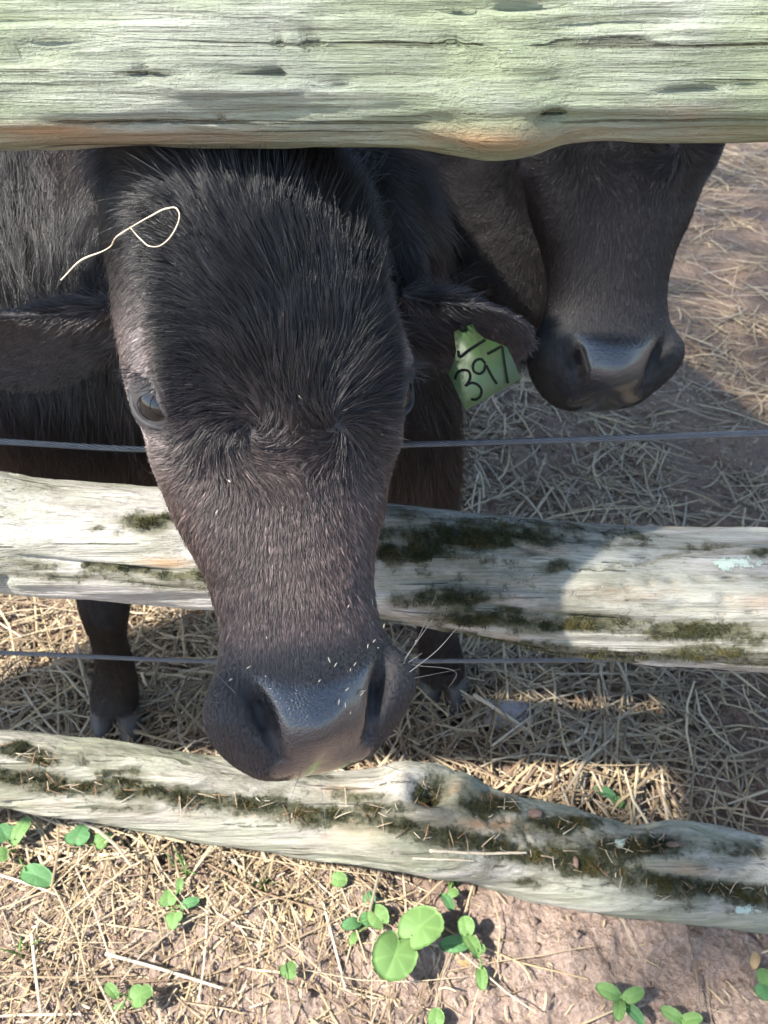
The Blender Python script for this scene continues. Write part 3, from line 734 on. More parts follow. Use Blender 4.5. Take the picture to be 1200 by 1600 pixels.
def fields(lc, W, fr, efr, legs, ht):
    x, t, n = lc[:, 0], lc[:, 1], lc[:, 2]; ax = np.abs(x)
    head = sstep(-.06, -.01, t) * (1 - sstep(.12, .16, ax)) * sstep(-.24, -.19, n) * (t < .5) * (n < .2)
    # ear proximity
    ear = np.zeros(len(lc)); edir = np.zeros((len(lc), 3)); einn = np.zeros(len(lc))
    for (b, tip, A, C, Wd) in efr:
        s = np.clip((W - b) @ A, 0, None); Ln = np.linalg.norm(tip - b)
        rel = W - b - A * s[:, None]
        q = sstep(-.005, .015, (W - b) @ A) * (s < Ln + .02) * (np.linalg.norm(rel, axis=1) < Wd * 1.5) * (ax > .085)
        edir = np.where(q[:, None] > .1, A + np.array([0, 0, -.25]), edir); ear = np.maximum(ear, q); einn = np.maximum(einn, q * sstep(-.005, .03, rel @ C))
    # direction: fans out of the whorl between the eyes
    cw = np.array([0.004, .195, .03])
    dv = lc - cw
    dv[:, 1] += .05 * sstep(.0, .03, -dv[:, 1]) * 0
    side_drop = sstep(.05, .10, ax) * sstep(.20, .05, t)
    dl = np.zeros_like(dv); wsum = 1e-6
    for sd in (-1, 1):
        q = lc - np.array([sd * .030, .190, .03]); q2 = q[:, 0] ** 2 + q[:, 1] ** 2
        wgt = 1 / (q2 + .0006)
        swl = np.exp(-q2 / .030 ** 2) * 1.6
        e_ = unit(q) + np.stack([-q[:, 1], q[:, 0], 0 * x], -1) / np.sqrt(q2 + 1e-6)[:, None] * (sd * swl)[:, None]
        dl = dl + e_ * wgt[:, None]; wsum = wsum + wgt
    dl = dl / wsum[:, None]
    dl[:, 0] += 5.0 * x * (t < .17)
    dl = unit(dl)
    dl[:, 1] += .9 * side_drop + .25 * sstep(.02, .07, ax) * (t < .2)
    dl[:, 2] -= .6 * side_drop
    rot = .75 * fbm(lc * 11, 77, 2) * (t < .24)
    dl = dl + np.stack([-dl[:, 1], dl[:, 0], 0 * x], -1) * rot[:, None]
    hd = fr.vec(dl)
    # body direction: down and a little back
    bd = np.array([0.12, .25, -1.0]) * np.ones((len(lc), 1))
    bd = bd + np.stack([.5 * noise3(W * 4, 200), .2 * noise3(W * 4, 203), 0 * x], -1)
    d = hd * head[:, None] + unit(bd) * (1 - head[:, None])
    d = np.where(ear[:, None] > .3, edir, d)
    # lengths
    fore = sstep(.245, .145, t + .012 * noise3(lc * 25, 56)) * sstep(.098, .060, ax) * sstep(-.02, .02, n)
    muzz = sstep(.30, .35, t)
    ln_h = .0062 + .0185 * fore + .012 * np.exp(-((t - .02) / .05) ** 2) * fore - .0036 * muzz + .006 * sstep(.16, .05, t) * sstep(.08, .1, ax)
    lash = np.exp(-(((ax - .092) / .02) ** 2 + ((t - .165) / .035) ** 2))
    ln_h = ln_h * (1 - .55 * lash)
    z = W[:, 2]
    leg = sstep(.58, .42, z)
    ln_b = .058 * (1 - leg) + .014 * leg
    ln = ln_h * head + ln_b * (1 - head)
    efrg = np.zeros(len(lc))
    for (b, tip, A, C, Wd) in efr: efrg = np.maximum(efrg, sstep(.085, .035, np.linalg.norm(W - b, axis=1)) * (ear > .3))
    ln = np.where(ear > .3, .006 + .016 * efrg + .004 * sstep(.25, .6, noise3(W * 55, 61)), ln)
    # bare skin
    padw = .0410 - .30 * (t - .378)
    pad = sstep(padw, padw - .006, ax) * sstep(.360, .372, t + .010 * (ax / .04) ** 2) * sstep(-.075, -.055, n)
    lobe = np.maximum(g3(lc, (-.028, .421, -.004), (.013, .011, .022)), g3(lc, (.028, .421, -.004), (.013, .011, .022)))
    wet = np.maximum(pad, sstep(.35, .7, lobe))
    nost = np.zeros(len(lc))
    for sd in (-1, 1):
        nost = np.maximum(nost, np.exp(-((x - sd * (.0425 - .30 * (t - .378))) / .009) ** 2 - ((t - .386) / .022) ** 2) * (n > -.05))
    dens = (1 - wet) * (1 - sstep(.3, .6, nost) * .97) * (1 - .75 * sstep(.3, .9, lash) * head)
    ring = np.zeros(len(lc))
    for sd in (-1, 1):
        de = np.linalg.norm(lc - EYE_C * np.array([sd, 1, 1]), axis=1); dens = dens * sstep(.0232, .0258, de); ring = np.maximum(ring, sstep(.0300, .0235, de))
    dens = np.where(z < .075, dens * sstep(.05, .075, z), dens)
    # colours
    k0, k1, k2, k3 = ht       # forehead, bridge, muzzle, brow skin
    col = np.array(k0) * np.ones((len(lc), 1))
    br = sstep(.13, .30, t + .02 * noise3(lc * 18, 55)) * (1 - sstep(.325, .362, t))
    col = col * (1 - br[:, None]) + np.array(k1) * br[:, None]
    mz = sstep(.325, .355, t)
    col = col * (1 - mz[:, None]) + np.array(k2) * mz[:, None]
    dk = np.exp(-(((t - .362) / .022) ** 2 + (x / .046) ** 2)) * head
    col = col * (1 - .8 * dk[:, None]) + np.array([.014, .014, .017]) * .8 * dk[:, None]
    bw = np.clip(np.exp(-(((ax - .100) / .026) ** 2 + ((t - .125) / .05) ** 2)) + lash, 0, 1) * head
    bw = bw * sstep(.065, .085, ax)
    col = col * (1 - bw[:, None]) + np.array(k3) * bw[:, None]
    ck = sstep(.17, .22, t) * sstep(.05, .065, ax) * (1 - mz)
    col = col * (1 - .6 * ck[:, None]) + np.array(k1) * .9 * .6 * ck[:, None]
    col = col * (1 - ring[:, None]) + np.array([.011, .010, .012]) * ring[:, None]
    bcol = np.array([.020, .0175, .019]) * (1 + .5 * noise3(W * 7, 31)[:, None]) + np.array([.022, .011, .007]) * sstep(.15, .6, noise3(W * 5, 37))[:, None]
    bcol = bcol + np.array([.004, .001, .0]) * leg[:, None]
    col = col * head[:, None] + bcol * (1 - head[:, None])
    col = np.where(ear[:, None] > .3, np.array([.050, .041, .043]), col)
    ei = np.clip(ear * einn, 0, 1)[:, None]; col = col * (1 - ei) + np.array([.010, .009, .010]) * ei  # ear hollow tinted darker, painting in the shade inside it
    wild = .35 + .65 * fore * head + .55 * (1 - head)
    lift = .26 + .26 * fore - .10 * muzz + .1 * (1 - head) + .25 * (ear > .3)
    return dict(head=head, dir=unit(d), len=ln, dens=np.clip(dens, 0, 1), tint=np.clip(col, .004, 1), wet=wet, wild=wild, lift=lift)

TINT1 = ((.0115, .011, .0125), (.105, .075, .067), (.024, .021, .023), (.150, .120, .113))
TINT2 = ((.022, .019, .021), (.024, .020, .021), (.008, .008, .010), (.04, .033, .033))

# --- the calf with its head through the fence
fr1 = HeadFrame(P(392, 300, .622), P(506, 1195, .585), R(22))
LA = np.array([(-.33, .97, .80, .085), (-.37, .95, .62, .058), (-.428, .915, .40, .041), (-.438, .905, .34, .038), (-.455, .915, .24, .027), (-.466, .925, .15, .032), (-.476, .925, .10, .038), (-.482, .912, .062, .040)])
hA = np.array([-.484, .904, 0.0])
LB = np.array([(.00, 1.0, .80, .085), (.035, .985, .62, .062), (.062, .965, .42, .046), (.070, .960, .36, .043), (.085, .968, .25, .031), (.098, .975, .15, .035), (.104, .990, .10, .039), (.108, .985, .062, .041)])
hB = np.array([.110, .980, 0.0])
LC = np.array([(-.62, 2.0, .72, .12), (-.60, 2.05, .55, .07), (-.60, 2.16, .40, .05), (-.60, 2.13, .2, .036), (-.60, 2.10, .06, .045)]); hC = np.array([-.60, 2.085, 0])
LD = np.array([(-.95, 1.85, .72, .12), (-.97, 1.90, .55, .07), (-.99, 2.0, .40, .05), (-.99, 1.97, .2, .036), (-.99, 1.94, .06, .045)]); hD = np.array([-.99, 1.925, 0])
body1 = [(-.045, .675, .975, .075, .085), (-.06, .74, .965, .105, .125), (-.12, .83, .93, .15, .18), (-.21, .97, .865, .275, .30), (-.34, 1.14, .81, .33, .36), (-.42, 1.4, .83, .29, .30), (-.62, 1.72, .83, .27, .28), (-.80, 1.98, .84, .22, .24), (-.88, 2.10, .85, .11, .13)]
earsA = [(P(196, 486, .690), P(-90, 535, .74), (0, .48, -.88), .062),
         (P(618, 466, .690), P(826, 532, .715), (0, -.42, .91), .056)]
calf, calf_body, efr1, CV, CT = build_buffalo('dark calf pushing its head through the fence, green tag in its ear', fr1, earsA, body1, [LA, LB, LC, LD], .0038, (-.2, .95, 0.0),
    9.0e5, 2.6e5, (-.5, .85), [(hA, (.05, -1)), (hB, (-.05, -1)), (hC, (.3, -1)), (hD, (.3, -1))], 300, TINT1, 1.25)
eyesA = [eye_parts(fr1, sd, calf) for sd in (-1, 1)]

# --- the second one, standing behind the fence
M2 = P(946, 632, .93)
t2 = unit([-.005, -.42, -.91])
fr2 = HeadFrame(M2 - t2 * .425 * 1.12, M2, R(9), 1.12)
L2A = np.array([(.10, 1.62, .80, .09), (.11, 1.60, .60, .062), (.115, 1.58, .40, .046), (.115, 1.58, .24, .033), (.115, 1.58, .12, .040), (.115, 1.57, .055, .045)]); h2A = np.array([.115, 1.56, 0])
L2B = np.array([(-.20, 1.62, .80, .09), (-.21, 1.60, .60, .062), (-.215, 1.56, .40, .046), (-.215, 1.56, .24, .033), (-.215, 1.55, .12, .040), (-.215, 1.54, .055, .045)]); h2B = np.array([-.215, 1.53, 0])
L2C = np.array([(-.38, 2.62, .74, .12), (-.37, 2.68, .55, .07), (-.36, 2.78, .40, .05), (-.36, 2.75, .2, .036), (-.36, 2.72, .06, .045)]); h2C = np.array([-.36, 2.705, 0])
L2D = np.array([(-.66, 2.52, .74, .12), (-.67, 2.58, .55, .07), (-.68, 2.68, .40, .05), (-.68, 2.65, .2, .036), (-.68, 2.62, .06, .045)]); h2D = np.array([-.68, 2.605, 0])
O2 = fr2.O
body2 = [tuple(O2 + [-.01, .06, -.06]) + (.08, .09), tuple(O2 + [-.05, .18, -.09]) + (.125, .16), (.10, 1.24, .90, .155, .30), (.01, 1.44, .90, .215, .32), (-.08, 1.66, .90, .26, .30), (-.22, 1.98, .88, .27, .30), (-.42, 2.40, .88, .27, .29), (-.56, 2.68, .88, .21, .24), (-.62, 2.80, .89, .10, .12)]
ears2 = [(fr2.w(np.array([-.098, .035, -.045])), fr2.w(np.array([-.098, .035, -.045])) + np.array([-.10, .10, -.03]), (0, .62, -.78), .044),
         (fr2.w(np.array([.098, .035, -.045])), fr2.w(np.array([.098, .035, -.045])) + np.array([.12, .10, -.03]), (0, -.62, .78), .044)]
cow, cow_body, efr2, CV2, CT2 = build_buffalo('second dark animal behind the fence, only its broad wet muzzle and lower face in view', fr2, ears2, body2, [L2A, L2B, L2C, L2D], .0060, (.0, 1.6, 0.0),
    5.5e5, 1.5e5, (-.4, .9), [(h2A, (0, -1)), (h2B, (0, -1)), (h2C, (0, -1)), (h2D, (0, -1))], 400, TINT2, 1.5)
for sd in (-1, 1): eye_parts(fr2, sd, cow)
bpy.context.view_layer.update()
# ================================================================== STRAW
straw_mat = NT('straw')
st = straw_mat.attr('tint', 'Color')
sv = straw_mat.noise(220, detail=3)
straw_mat.set(straw_mat.mix(straw_mat.ramp(sv, .35, .7, 0, .45), st, straw_mat.mix(.5, st, (0.16, 0.11, 0.06))), .62, None, .35)
def straw_tints(N):
    a = np.array([[.62, .52, .33], [.54, .43, .25], [.46, .38, .25], [.38, .30, .19], [.60, .53, .38], [.24, .17, .10], [.44, .39, .30], [.20, .14, .09], [.30, .24, .15]])
    return a[rng.integers(0, len(a), N)] * np.array([.70, .66, .64]) * (.75 + .4 * rng.random((N, 1)))
def straw_mesh(name, cx, cy, ang, ln, wid, z0, tilt, bend, tints):
    N = len(cx); K = 4
    s = np.linspace(-.5, .5, K)[None]
    d = np.stack([np.cos(ang), np.sin(ang)], -1); nrm = np.stack([-d[:, 1], d[:, 0]], -1)
    off = bend[:, None] * (s ** 2 - .08) * ln[:, None]
    x = cx[:, None] + d[:, :1] * s * ln[:, None] + nrm[:, :1] * off
    y = cy[:, None] + d[:, 1:] * s * ln[:, None] + nrm[:, 1:] * off
    z = ground_z(x, y) * .6 + ground_z(cx, cy)[:, None] * .4 + z0[:, None] + np.abs(tilt)[:, None] * (s * np.sign(tilt)[:, None] + .5) * ln[:, None]
    C = np.stack([x, y, z], -1)
    side = np.stack([nrm[:, 0], nrm[:, 1], np.zeros(N)], -1)[:, None]
    up = np.array([0, 0, 1.0])
    w = wid[:, None, None] * np.array([.8, 1, 1, .7])[None, :, None]
    V = np.stack([C - side * w, C + up * w * .8, C + side * w], 2)       # N,K,3,3
    V = V.reshape(-1, 3)
    q = []
    for k in range(K - 1):
        for j in range(2):
            q.append([k * 3 + j, k * 3 + j + 1, (k + 1) * 3 + j + 1, (k + 1) * 3 + j])
    F = (np.arange(N)[:, None, None] * (K * 3) + np.array(q)[None]).reshape(-1, 4)
    return make_mesh(name, V, F, [straw_mat.m], smooth=False, attrs={'tint': np.repeat(tints, K * 3, 0)})
def straw_density(x, y):
    p = np.stack([x, y, 0 * x], -1)
    clump = sstep(-.35, .35, fbm(p * 4, 301, 3))
    front = (y < .66) * (.12 + .88 * sstep(.16, -.12, x)) * (.35 + .65 * clump)
    mound = 1.3 * np.exp(-(((x + .17) / .16) ** 2 + ((y - .60) / .06) ** 2))
    mid = ((y >= .66) & (y < 1.12)) * (.25 + .75 * sstep(.62, .36, x)) * (.5 + .5 * clump)
    far = (y >= 1.12) * (.46 + .35 * sstep(.65, .2, x)) * (.3 + .7 * clump)
    return np.clip(front + mound + mid + far, 0, 1.4)
def scatter(n, x0, x1, y0, y1, power=1.0):
    x = rng.uniform(x0, x1, n); y = rng.uniform(y0, y1, n)
    k = rng.random(n) < straw_density(x, y) ** power / 1.4
    return x[k], y[k]
def straw_layer(name, label, n, box, lmin, lmax, wmin, wmax, zmax, tiltmax, split=None):
    x, y = scatter(n, *box); N = len(x)
    ang = rng.uniform(0, math.pi, N) + .35 * fbm(np.stack([x * 3, y * 3, 0 * x], -1), 320, 2)
    ln = rng.uniform(lmin, lmax, N) * rng.uniform(.5, 1, N)
    me = straw_mesh(name, x, y, ang, ln, rng.uniform(wmin, wmax, N), .001 + rng.random(N) ** 2 * zmax, rng.normal(size=N) * tiltmax, rng.normal(size=N) * .25, straw_tints(N))
    o = add(name, me); tag(o, label, 'straw', kind='stuff'); return o
straw_layer('straw_litter', 'loose pale straw strewn over the soil in front of the fence', 1750, (-.75, .80, .30, .69), .05, .38, .0006, .0015, .016, .05)
straw_layer('straw_bedding', 'thick loose straw covering the pen floor behind the fence', 13000, (-1.2, 1.15, .66, 1.25), .05, .30, .0009, .0026, .040, .07)
straw_layer('scattered_straw', 'straw scattered over the trampled mud deeper in the pen', 50000, (-1.5, 2.4, 1.2, 5.5), .05, .32, .0011, .0028, .02, .05)
straw_layer('straw_chaff', 'short broken straw chaff lying on the soil', 60000, (-.9, 1.2, .30, 2.2), .008, .035, .0006, .0017, .012, .12)

# crumbs of dried soil
NC = 2600
cx = rng.uniform(-.55, .75, NC); cy = rng.uniform(.33, 1.9, NC)
kk = rng.random(NC) < np.where(cy < .68, 1.0, .45); cx, cy = cx[kk], cy[kk]; NC = len(cx)
th = np.linspace(.3, math.pi - .3, 4)[:, None]; ph_ = np.linspace(0, 2 * math.pi, 7, endpoint=False)[None]
U = np.stack([np.sin(th) * np.cos(ph_), np.sin(th) * np.sin(ph_), np.cos(th) * np.ones_like(ph_)], -1)
uv, uf = loft(U)
rr_ = .0012 + .0060 * rng.random(NC) ** 3
pc = uv[None] * (1 + .28 * rng.normal(size=(NC, len(uv), 1)).clip(-1.5, 1.5)) * rr_[:, None, None] * np.array([1, 1, .55])
pc = pc + np.stack([cx, cy, ground_z(cx, cy) + rr_ * .15], -1)[:, None]
cf = [(f[None] + (np.arange(NC) * len(uv))[:, None, None]).reshape(-1, f.shape[1]) for f in uf]
cd = np.repeat(sstep(.72, .56, cy), len(uv))
tag(add('soil_crumbs', make_mesh('soil_crumbs', pc.reshape(-1, 3), cf, [g.m], smooth=False, attrs={'dry': cd})), 'small crumbs of dry soil strewn over the ground', 'soil', kind='stuff')
# clods of dried mud
def clod(c0, r, seed, name, mat):
    th = np.linspace(.05, math.pi - .05, 16)[:, None]; ph = np.linspace(0, 2 * math.pi, 24, endpoint=False)[None]
    u = np.stack([np.sin(th) * np.cos(ph), np.sin(th) * np.sin(ph), np.cos(th) * np.ones_like(ph)], -1)
    p = u * (1 + .35 * fbm(u * 1.6, seed, 3))[..., None]
    p = np.sign(p) * np.abs(p) ** .85 * np.array(r) + np.array(c0)
    v, f = loft(p); return add(name, make_mesh(name, v, f, [mat]))
stone_mat = NT('grey_stone')
stone_mat.set(stone_mat.mix(stone_mat.noise(40, detail=5), (0.16, 0.145, 0.15), (0.36, 0.33, 0.33)), .85, stone_mat.bump(stone_mat.noise(90, detail=5), .6, .004))
sp = Pg(790, 1128)
tag(clod(sp + [0, 0, .020], (.042, .030, .022), 5, 'stone', stone_mat.m), 'grey stone half sunk in straw right of the calf\'s hoof', 'stone')
sp = Pg(1030, 770)

# ================================================================== EAR TAG
tagm = NT('green_plastic')
tagm.set(tagm.mix(tagm.ramp(tagm.noise(110, detail=6, rough=.75), .50, .68), tagm.mix(tagm.noise(40), (0.026, 0.052, 0.018), (0.042, 0.075, 0.026)), (0.05, 0.06, 0.03)), .5)
ink = NT('black_marker'); ink.set((0.006, 0.007, 0.007), .95, None, .05)
TZ = .668
tout = [(738, 506), (744, 517), (756, 528), (775, 535), (792, 542), (801, 560), (814, 592), (770, 617), (728, 641), (714, 612), (701, 584), (709, 565), (713, 548), (711, 532), (710, 518), (724, 512)]
def tp(px, py, dz=0.0):
    k = TZ + .00012 * (px - 755) - .00010 * (py - 570)
    return P(px, py, k) - FW * dz
tag_root = empty('ear_tag', tp(726, 510))
tag(tag_root, 'green plastic ear tag numbered 397 hanging from the calf\'s ear', 'ear tag')
fp = np.array([tp(a, b) for a, b in tout]); bp_ = np.array([tp(a, b, -.0016) for a, b in tout])
cn = np.array([tp(757, 575)]); cb = np.array([tp(757, 575, -.0016)])
nV = len(tout); V = np.vstack([fp, bp_, cn, cb]); j = np.arange(nV); j2 = (j + 1) % nV
F = [np.stack([np.full(nV, 2 * nV), j2, j], -1), np.stack([np.full(nV, 2 * nV + 1), nV + j, nV + j2], -1), np.stack([j, j2, nV + j2, nV + j], -1)]
add('plate', make_mesh('plate', V, F, [tagm.m], smooth=False), tag_root)
def stroke(name, pts, wpx):
    pts = np.array([(620 + a / 5, 420 + b / 5) for a, b in pts], float)
    p, s = path_points(pts, 26)
    d = unit(np.gradient(p, axis=0)); nn = np.stack([-d[:, 1], d[:, 0]], -1)
    a = p + nn * wpx / 2; b = p - nn * wpx / 2
    top = np.array([tp(*q, .0007) for q in a]); bot = np.array([tp(*q, .0007) for q in b])
    top0 = np.array([tp(*q, .0001) for q in a]); bot0 = np.array([tp(*q, .0001) for q in b])
    v, f = loft(np.stack([top, bot, bot0, top0], 1))
    return add(name, make_mesh(name, v, f, [ink.m], smooth=False), tag_root)
stroke('digit', [(455, 865), (470, 815), (515, 790), (560, 800), (572, 845), (555, 890), (530, 918), (580, 890), (630, 905), (662, 950), (650, 1000), (615, 1025), (580, 1018)], 3.6)
stroke('digit', [(690, 740), (660, 705), (615, 715), (592, 755), (605, 805), (645, 820), (680, 795), (692, 750), (715, 790), (745, 845), (782, 900)], 3.6)
stroke('digit', [(705, 665), (760, 635), (822, 610), (826, 640), (845, 760), (868, 895)], 3.6)
stroke('line_mark', [(478, 640), (484, 685), (560, 635), (690, 552)], 3.8)
pin = tp(722, 513, .0012)
th = np.linspace(.05, math.pi / 2, 8)[:, None]; ph = np.linspace(0, 2 * math.pi, 20, endpoint=False)[None]
rg = pin + .0030 * ((np.sin(th) * np.cos(ph))[..., None] * RT + (np.sin(th) * np.sin(ph))[..., None] * UP - .5 * (np.cos(th) * np.ones_like(ph))[..., None] * FW)
v, f = loft(rg); add('stud', make_mesh('stud', v, f, [ink.m]), tag_root)

# ================================================================== SMALL THINGS RESTING ON OTHER THINGS
def cast(objs, px, py, dflt=.6):
    r = ray(px, py); u = r / np.linalg.norm(r); best = None
    for o in objs:
        M = o.matrix_world; inv = M.inverted()
        hit, loc, nrm, _ = o.ray_cast(inv @ Vector(CAM), (inv.to_3x3() @ Vector(u)))
        if hit:
            w = np.array(M @ loc); dd = np.linalg.norm(w - CAM)
            if best is None or dd < best[0]: best = (dd, w, np.array(nrm))
    if best is None: return CAM + r * dflt, -FW
    return best[1], best[2]
hay_mat = NT('dry_hay'); hay_mat.set(hay_mat.mix(hay_mat.noise(150, detail=3), (0.36, 0.29, 0.20), (0.56, 0.48, 0.36)), .6)
def stalk(name, pxs, rad, objs, label, cat, lift=.004, n=70, mat=None, group=None):
    q = np.array([cast(objs, a, b)[0] - FW * lift for a, b in pxs])
    p, s = path_points(q, n)
    p = p + .0006 * np.stack([noise3(p * 60, 500 + k) for k in range(3)], -1)
    ra = rad * (1 + .25 * noise3(p * 120, 510)) * np.linspace(1, .75, n)
    v, f = tube(p, ra, 7)
    o = add(name, make_mesh(name, v, f, [(mat or hay_mat).m])); return tag(o, label, cat, group)
dh = [(95, 438), (130, 405), (155, 395), (185, 368), (205, 355), (235, 338), (260, 326), (275, 325), (280, 333), (274, 358), (262, 375), (250, 384), (235, 385), (220, 374), (203, 355)]
qq = []
for k, (a, b) in enumerate(dh):
    w, _ = cast([calf_body], a, b); qq.append(np.linalg.norm((w - CAM) @ FW))
qq = np.minimum(np.array(qq), .66)
pts = np.array([P(a, b, min(z_, .640) - .036) for (a, b), z_ in zip(dh, qq)])
p, s = path_points(pts, 120); v, f = tube(p, .00056 * (1 + .5 * noise3(p * 45, 3)) * np.linspace(1.1, .7, 120), 7)
tag(add('hay_stem', make_mesh('hay_stem', v, f, [hay_mat.m])), 'thin dry hay stem bent in a loop on the calf\'s forehead', 'hay stem')
stalk('straw_stalk', [(672, 1328), (750, 1332), (822, 1331)], .0022, [rail_c[1]], 'straight pale straw lying along the lowest rail below the knot hole', 'straw', .003)
stalk('straw_stalk', [(645, 1340), (700, 1342), (740, 1344)], .0014, [rail_c[1]], 'shorter thin straw lying on the lowest rail beside a longer one', 'straw', .003)
# long stalks crossing the straw behind the lowest rail
def gstalk(a, b, rad, z, label, mat=None, name='straw_stalk'):
    A = Pg(*a, z); B = Pg(*b, z * .6); m_ = (A + B) / 2 + [0, 0, .004]
    p, s = path_points(np.array([A, m_, B]), 40); v, f = tube(p, rad * np.linspace(1, .8, 40), 7)
    tag(add(name, make_mesh(name, v, f, [(mat or hay_mat).m])), label, 'straw' if name == 'straw_stalk' else 'twig')
twig_mat = NT('brown_twig'); twig_mat.set(twig_mat.mix(twig_mat.noise(60, detail=4), (0.10, 0.065, 0.04), (0.22, 0.15, 0.10)), .8)
gstalk((740, 1085), (860, 1168), .0036, .05, 'long thick pale stalk slanting past the grey stone')
gstalk((806, 1240), (862, 1172), .0034, .045, 'brown twig leaning in the straw behind the lowest rail', twig_mat, 'twig')
gstalk((770, 1165), (860, 1100), .0024, .05, 'thin pale stalk crossing the thick one beside the grey stone')
gstalk((0, 1367), (95, 1400), .0022, .02, 'pale straw entering at the left edge below the lowest rail')
gstalk((165, 1490), (350, 1545), .0024, .02, 'long pale straw across the bare soil at lower left')
gstalk((505, 1410), (540, 1545), .0022, .018, 'upright long straw left of the big round leaves')
gstalk((50, 1460), (65, 1590), .0026, .02, 'pale straw pointing at the camera in the lower left corner')

# blue scrap behind the middle rail
blue = NT('blue_plastic'); blue.set((0.02, 0.04, 0.42), .4)
b0 = P(236, 766, 1.02)
q = np.array([b0 + RT * a * .028 + UP * b * .016 + FW * c_ for a, b, c_ in ((-1, -1, 0), (0.9, -1, .004), (1, .1, .01), (.2, .8, .006), (-.5, .2, .012), (-1, .3, .004))])
qb = q + FW * .002
n6 = len(q); V = np.vstack([q, qb]); j = np.arange(n6); j2 = (j + 1) % n6
F = [np.stack([np.zeros(n6 - 2, int), j[1:-1], j[2:]], -1), np.stack([np.full(n6 - 2, n6), n6 + j[2:], n6 + j[1:-1]], -1), np.stack([j, j2, n6 + j2, n6 + j], -1)]
bs = add('plastic_scrap', make_mesh('plastic_scrap', V, F, [blue.m], smooth=False)); tag(bs, 'small bright blue plastic scrap just above the middle rail at left', 'plastic scrap')

# chaff flecks caught on the muzzle
fl = NT('pale_seed'); fl.set(fl.mix(fl.noise(300), (0.20, 0.17, 0.13), (0.50, 0.45, 0.37)), .7)
parts = []
spots = [(545, 946), (582, 940), (548, 1045), (525, 1037), (505, 1045), (515, 1030), (585, 1000), (591, 1011), (575, 1008), (374, 1023), (390, 1041), (416, 1055), (418, 995), (555, 1036), (596, 1057), (543, 1075), (568, 1078), (600, 977), (566, 1082), (576, 1092), (500, 1062), (540, 1100), (530, 1095), (548, 1112), (345, 712), (408, 594), (308, 418), (312, 424), (432, 545), (468, 640), (470, 622), (597, 680), (360, 752), (340, 800), (375, 1185), (300, 1180), (362, 1060), (650, 1000)]
for (a, b) in [q for k, q in enumerate(spots) if k % 5 != 4]:
    w, nn = cast([calf_body], a, b)
    ax_ = unit(np.cross(nn, rng.normal(size=3))); l_ = rng.uniform(.0007, .0026)
    pth = w - FW * .0035 + ax_ * np.linspace(-l_, l_, 6)[:, None]
    parts.append(tube(pth, rng.uniform(.0003, .00055) * np.array([.2, .8, 1, 1, .8, .2]), 5))
V, F = merge(parts); ch = add('chaff_flecks', make_mesh('chaff_flecks', V, F, [fl.m])); tag(ch, 'tiny pale chaff flecks caught in the hair of the calf\'s face', 'chaff', kind='stuff')

# whiskers
def whisk(rootpx, tippx, dz0, dz1, bend=0):
    w, _ = cast([calf_body], *rootpx); zc0 = (w - CAM) @ FW
    a = w; b = P(*tippx, zc0 + dz1); m_ = (a + b) / 2 + RT * bend
    return path_points(np.array([a, m_, b]), 8)[0]
W_ = [whisk((630, 1038), (683, 924), 0, -.02, .002), (whisk((612, 1010), (640, 968), 0, -.01)), whisk((632, 1030), (676, 968), 0, -.01), whisk((640, 1050), (715, 980), 0, .0, .003), whisk((638, 1035), (660, 1020), 0, 0), whisk((640, 1038), (700, 1075), 0, .0, .02), whisk((645, 1060), (720, 1045), 0, 0, 0),
      whisk((370, 1085), (335, 1050), 0, 0), whisk((365, 1100), (310, 1095), 0, 0), whisk((380, 1130), (330, 1125), 0, 0), whisk((360, 1060), (345, 1010), 0, 0), whisk((600, 1195), (655, 1215), 0, 0, 0), whisk((500, 1210), (510, 1300), 0, -.0, .0), whisk((470, 1205), (450, 1260), 0, 0, 0)]
cu = bpy.data.hair_curves.new('whiskers'); cu.add_curves([8] * len(W_))
cu.attributes['position'].data.foreach_set('vector', (np.array(W_)).astype(np.float32).ravel())
a = cu.attributes.new('radius', 'FLOAT', 'POINT'); a.data.foreach_set('value', np.tile(np.linspace(.00026, .00007, 8), len(W_)).astype(np.float32))
c = np.ones((len(W_), 4), np.float32); c[:, :3] = rng.uniform(.05, .20, (len(W_), 1)); a = cu.attributes.new('tint', 'FLOAT_COLOR', 'CURVE'); a.data.foreach_set('color', c.ravel())
cu.materials.append(fur_mat); wo = add('whiskers', cu, calf); wo['kind'] = 'stuff'

# needles and bark bits in the trough of the lowest rail
need = tint_mat('dry_needles', .7, .3)
root, o, RV, RN, ms, fr_ = rail_c
cand = np.where((ms > .55) & (fr_ > .5) & (RN[:, 2] > .35))[0]
parts = []; tn_ = []
for k in rng.choice(cand, 200):
    p0 = RV[k]; nn = RN[k]; d = unit(np.cross(nn, rng.normal(size=3))) ; l_ = rng.uniform(.003, .013)
    s = np.linspace(-1, 1, 4)[:, None]
    pt = p0 + nn * (.0025 + .003 * rng.random()) + d * s * l_ + nn * (s ** 2) * rng.uniform(-.002, .003)
    t_ = tube(pt, .00045 * rng.uniform(.7, 1.5), 4); parts.append(t_)
    tn_.append(np.tile(np.array([[.24, .14, .08], [.36, .28, .19], [.14, .09, .05], [.45, .39, .29]])[rng.integers(0, 4)] * rng.uniform(.7, 1.2), (len(t_[0]), 1)))
V, F = merge(parts); nl = add('needle_litter', make_mesh('needle_litter', V, F, [need], attrs={'tint': np.vstack(tn_)})); tag(nl, 'dry needles and bark bits lying in the mossy groove of the lowest rail', 'needles', kind='stuff')
bark = NT('bark_chip'); bark.set(bark.mix(bark.noise(80, detail=4), (0.09, 0.055, 0.04), (0.19, 0.125, 0.095)), .85)
